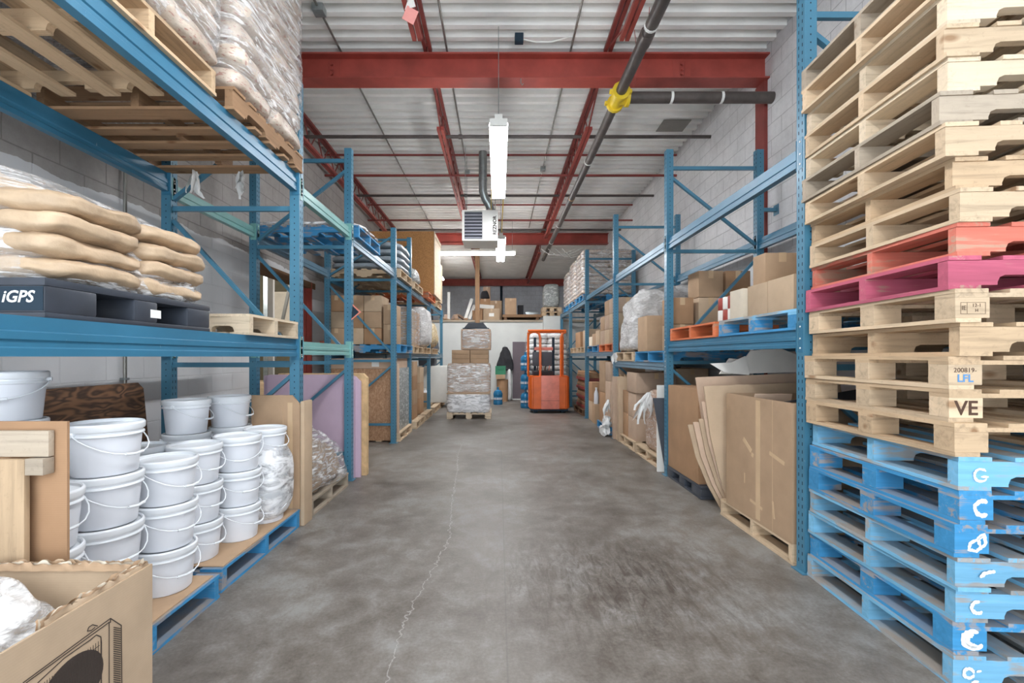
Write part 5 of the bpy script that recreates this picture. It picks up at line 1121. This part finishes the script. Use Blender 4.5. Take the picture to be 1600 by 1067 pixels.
plastic_pallet('black plastic pallet on the floor by the second right frame', (1.975, 4.55, 0), W=1.0, D=.95, h=.13)
carton('tall brown carton on the black floor pallet at right', 1.98, 2.55, 4.62, 5.44, .131, 1.07, 'card3', tape=False, side=0)

# ------------------------------------------------------------------ RIGHT second bay
g = 'things stored under the second right bay'
sheet('dark grey board leaning past the tall carton', (2.01, 5.60, 0), (2.75, 5.60, .90), .02, 'darkgrey', 'rubber_sheet', 'board', lean=(-.15, 0))
sheet('white foam board standing past the tall carton', (1.93, 5.66, .0), (2.6, 5.66, 1.05), .03, 'styro', 'foam_board', 'board')
pallet('light wooden pallet on the floor under the second right bay', (1.99, 5.74, 0), c='light', v=2, D=1.05)
lump('film-wrapped brown carton under the second right bay', box8(2.02, 2.9, 5.78, 6.5, .142, .95, .03), 'load_pink', 'wrapped_carton', 'wrapped carton', p=12, amp=.006, seed=91, n=12)
tuft('tuft of torn white film on the wrapped carton corner', (2.0, 6.2, .92), 12, .45, .45, 4, (-.35, 0, -.8))
pallet('second wooden pallet on the floor under the second right bay', (1.99, 6.85, 0), c='light', v=0, D=1.05)
g2 = 'brown boxes on the floor under the second right bay'
for k, (x0, x1, y0, y1, z0, z1, c_, l_) in enumerate(((2.03, 2.60, 6.88, 7.3, .142, .48, 'cardpink', 'pinkish box, lower, near'), (2.03, 2.60, 6.88, 7.3, .483, .86, 'cardpink', 'pinkish box, second up, near'), (2.01, 2.60, 6.80, 7.3, .863, 1.16, 'cardpink', 'wide pinkish box on top, near'),
    (2.03, 2.5, 7.32, 7.6, .142, .5, 'card3', 'brown box, lower, middle'), (2.03, 2.5, 7.32, 7.6, .503, .86, 'card3', 'brown box, upper, middle'), (2.63, 3.1, 6.88, 7.5, .142, .75, 'card3', 'brown box by the wall, lower'), (2.63, 3.1, 6.88, 7.5, .753, 1.22, 'card2', 'tan box by the wall, upper'))):
    carton(l_ + ', under the second right bay', x0, x1, y0, y1, z0, z1, c_, g2, tape=(k % 2 == 0))
for k, (x0, y, z1, c_) in enumerate(((1.97, 7.64, 1.07, 'card2'), (1.95, 7.90, 1.06, 'cardpink'))):
    t = thing('folded_carton', 'folded tall carton standing on end near the third right frame, %s one' % ('nearer', 'farther')[k], 'cardboard', (x0, y, 0), group='folded cartons by the third right frame'); MB().box(0, .62, 0, .10, 0, z1, bev=.006).build('body', c_, t); MB().box(.11, .60, .02, .08, z1, z1 + .03).build('flap', 'card', t)
# second bay lower level
z2 = 1.33
pallet('blue pallet on the second right bay under brown boxes', (1.985, 5.58, z2), W=1.22, D=1.2, c='blue', v=1)
zc = z2 + .142; g3 = 'brown boxes on the second right bay'
for k in range(3):
    for i in range(3):
        if k == 2 and i == 0: continue
        carton('brown box on the second right bay, %s row, %s' % (('lower', 'middle', 'upper')[k], ('aisle side', 'middle', 'wall side')[i]), 2.10 + .33 * i, 2.10 + .33 * i + .30 - .03 * (i == 0), 5.66, 5.98, zc + .325 * k, zc + .325 * k + .32, ('card', 'card3', 'card2')[(i + k) % 3], g3)
carton('big brown carton at the far end of the second right bay blue pallet', 2.02, 2.62, 6.35, 6.76, zc, 1.96, 'card', g3, tape=True)
pallet('bare wooden pallet on the second right bay under the white film load', (1.985, 6.86, z2), W=1.22, D=1.05, c='light', v=1, kind='block')
lump('white film-wrapped load on the second right bay', [(1.98, 6.88, z2 + .142), (3.05, 6.88, z2 + .142), (3.05, 7.86, z2 + .142), (1.98, 7.86, z2 + .142), (2.06, 6.88, 2.42), (3.05, 6.90, 2.52), (3.05, 7.86, 2.50), (2.08, 7.86, 2.32)], 'load_white', 'wrapped_load', 'wrapped load', p=7, amp=.05, freq=4.5, seed=101, n=26)
tuft('ragged white film hanging off the second right bay beam end', (1.965, 7.84, 1.46), 5, .22, .3, 6, (-.25, 0, -.9))
# ------------------------------------------------------------------ RIGHT third bay
pallet('blue pallet on the floor under the third right bay', (1.97, 8.3, 0), c='blue', v=2)
for k, (x0, x1, y0, y1, z0, z1, c_, l_) in enumerate(((2.0, 2.62, 8.32, 8.72, .142, .95, 'cardpink', 'tall pinkish carton'), (2.0, 2.62, 8.75, 9.25, .142, .72, 'card3', 'brown carton, lower'), (2.0, 2.62, 8.75, 9.25, .723, 1.32, 'card', 'brown carton, upper'), (2.0, 2.62, 8.32, 8.72, .953, 1.30, 'cardpink', 'pinkish carton on top'))):
    carton(l_ + ', on the floor under the third right bay', x0, x1, y0, y1, z0, z1, c_, 'cartons under the third right bay', tape=True)
lump('small crumpled heap of white film on the floor at the third right frame', [(1.80, 8.12, 0.001), (1.98, 8.12, 0.001), (1.98, 8.5, 0.001), (1.80, 8.5, 0.001), (1.90, 8.2, .30), (1.97, 8.2, .36), (1.97, 8.45, .36), (1.90, 8.45, .3)], 'whitebag', 'film_heap', 'plastic film', p=3, amp=.06, freq=9, seed=111, n=16)
tuft('torn film ribbons trailing from the pinkish carton by the third right frame', (1.985, 8.4, .62), 8, .35, .4, 14, (-.4, -.2, -.8))
z3 = 1.49
pallet('orange pallet on the third right bay', (1.985, 8.12, z3), W=1.22, D=1.1, c='orange', v=1)
pallet('blue pallet on the third right bay', (1.985, 9.32, z3), W=1.22, D=1.1, c='blue', v=0)
for i in range(3):
    for k in range(2 + (i < 2)):
        carton('tan box on the third right bay, %s, %s layer' % (('near', 'middle', 'far')[i], LAY(k, 3)), 2.02, 2.50, 8.15 + i * .37, 8.15 + i * .37 + .36, z3 + .142 + k * .27, z3 + .142 + k * .27 + .267, ('card', 'card2', 'cardpink')[(i + k) % 3], 'boxes on the third right bay')
for i in range(3): carton('tan box on the third right bay blue pallet, %s one' % ('near', 'middle', 'far')[i], 2.02, 2.45, 9.34 + i * .36, 9.34 + i * .36 + .35, z3 + .142, z3 + .142 + .30 - .05 * i, ('card2', 'card', 'cardpale')[i], 'boxes on the third right bay')
# ------------------------------------------------------------------ RIGHT fourth bay
for k in range(2):
    pallet('straw wooden pallet on the fourth right bay, %s one' % ('near', 'far')[k], (1.985, 10.75 + 1.12 * k, z3), c='light', v=k, kind='block')
    carton('brown carton on the fourth right bay, %s pallet' % ('near', 'far')[k], 2.1, 2.8, 10.85 + 1.12 * k, 11.6 + 1.12 * k, z3 + .142, z3 + .55, ('card2', 'card3')[k])
for k in range(12):
    tag(MB().box(2.05 + .02 * (k % 3), 3.0, 10.85 + .03 * (k % 2), 12.3, .1412 + .075 * k, .2155 + .075 * k, bev=.01).build('panel_bundle', ('redsteel_dark', 'wood_brown1', 'card3')[k % 3]), 'brown flat bundle, %s of the pile under the fourth right bay' % LAY(k, 12), 'bundle', 'flat bundles under the fourth right bay')
pallet('dark pallet under the brown flat bundles', (1.98, 11.0, 0), c='dark', v=1, D=1.25)
for k in range(2): carton('brown box under the fourth right bay at the frame, %s one' % ('lower', 'upper')[k], 2.02, 2.4, 10.05, 10.45, .002 + k * .42, .42 + k * .42, ('card2', 'card3')[k], tape=True)
carton('short brown box under the white bottle by the fourth right frame', 2.0, 2.3, 9.7, 9.98, .001, .40, 'card', tape=False)
t = thing('plastic_bottle', 'white plastic bottle standing on a short box by the fourth right frame', 'bottle', (2.06, 9.82, .402)); MB().lathe([(0, 0), (.045, 0), (.05, .02), (.047, .22), (.03, .27), (.02, .29), (.02, .32), (0, .32)], 16).build('body', 'bucket', t); MB().lathe([(0, .32), (.024, .32), (.024, .345), (0, .345)], 12).build('cap', 'label', t)
# upper level: sack loads on blue pallets
z5 = 2.72
for q in range(4):
    y0 = 10.88 + 1.14 * q; nm_ = ('first', 'second', 'third', 'last')[q]; n = (10, 10, 9, 8)[q]
    if q == 3: break
    pallet('blue pallet high on the right rack under the %s sack load' % nm_, (1.975, y0, z5), W=1.22, D=1.05, c='blue', v=q, kind='block')
    sacks('on the %s high right pallet' % nm_, 1.99, 3.17, y0 + .02, y0 + 1.0, z5 + .142, .104, n, 2, 2, 'greybag' if q == 9 else 'sackprint', 'sacks high on the right rack, %s load' % nm_, nm='woven_sack', kind='pale sack', keep=lambda i, j, k, q=q: (i == 0) or (q == 0 and j == 0), amp=.012)
    film('glossy film around the %s high right sack load' % nm_, box8(1.955, 3.2, y0 - .02, y0 + 1.04, z5 + .12, z5 + .16 + .106 * n), 'wrap', p=10, amp=.012, seed=120 + q)
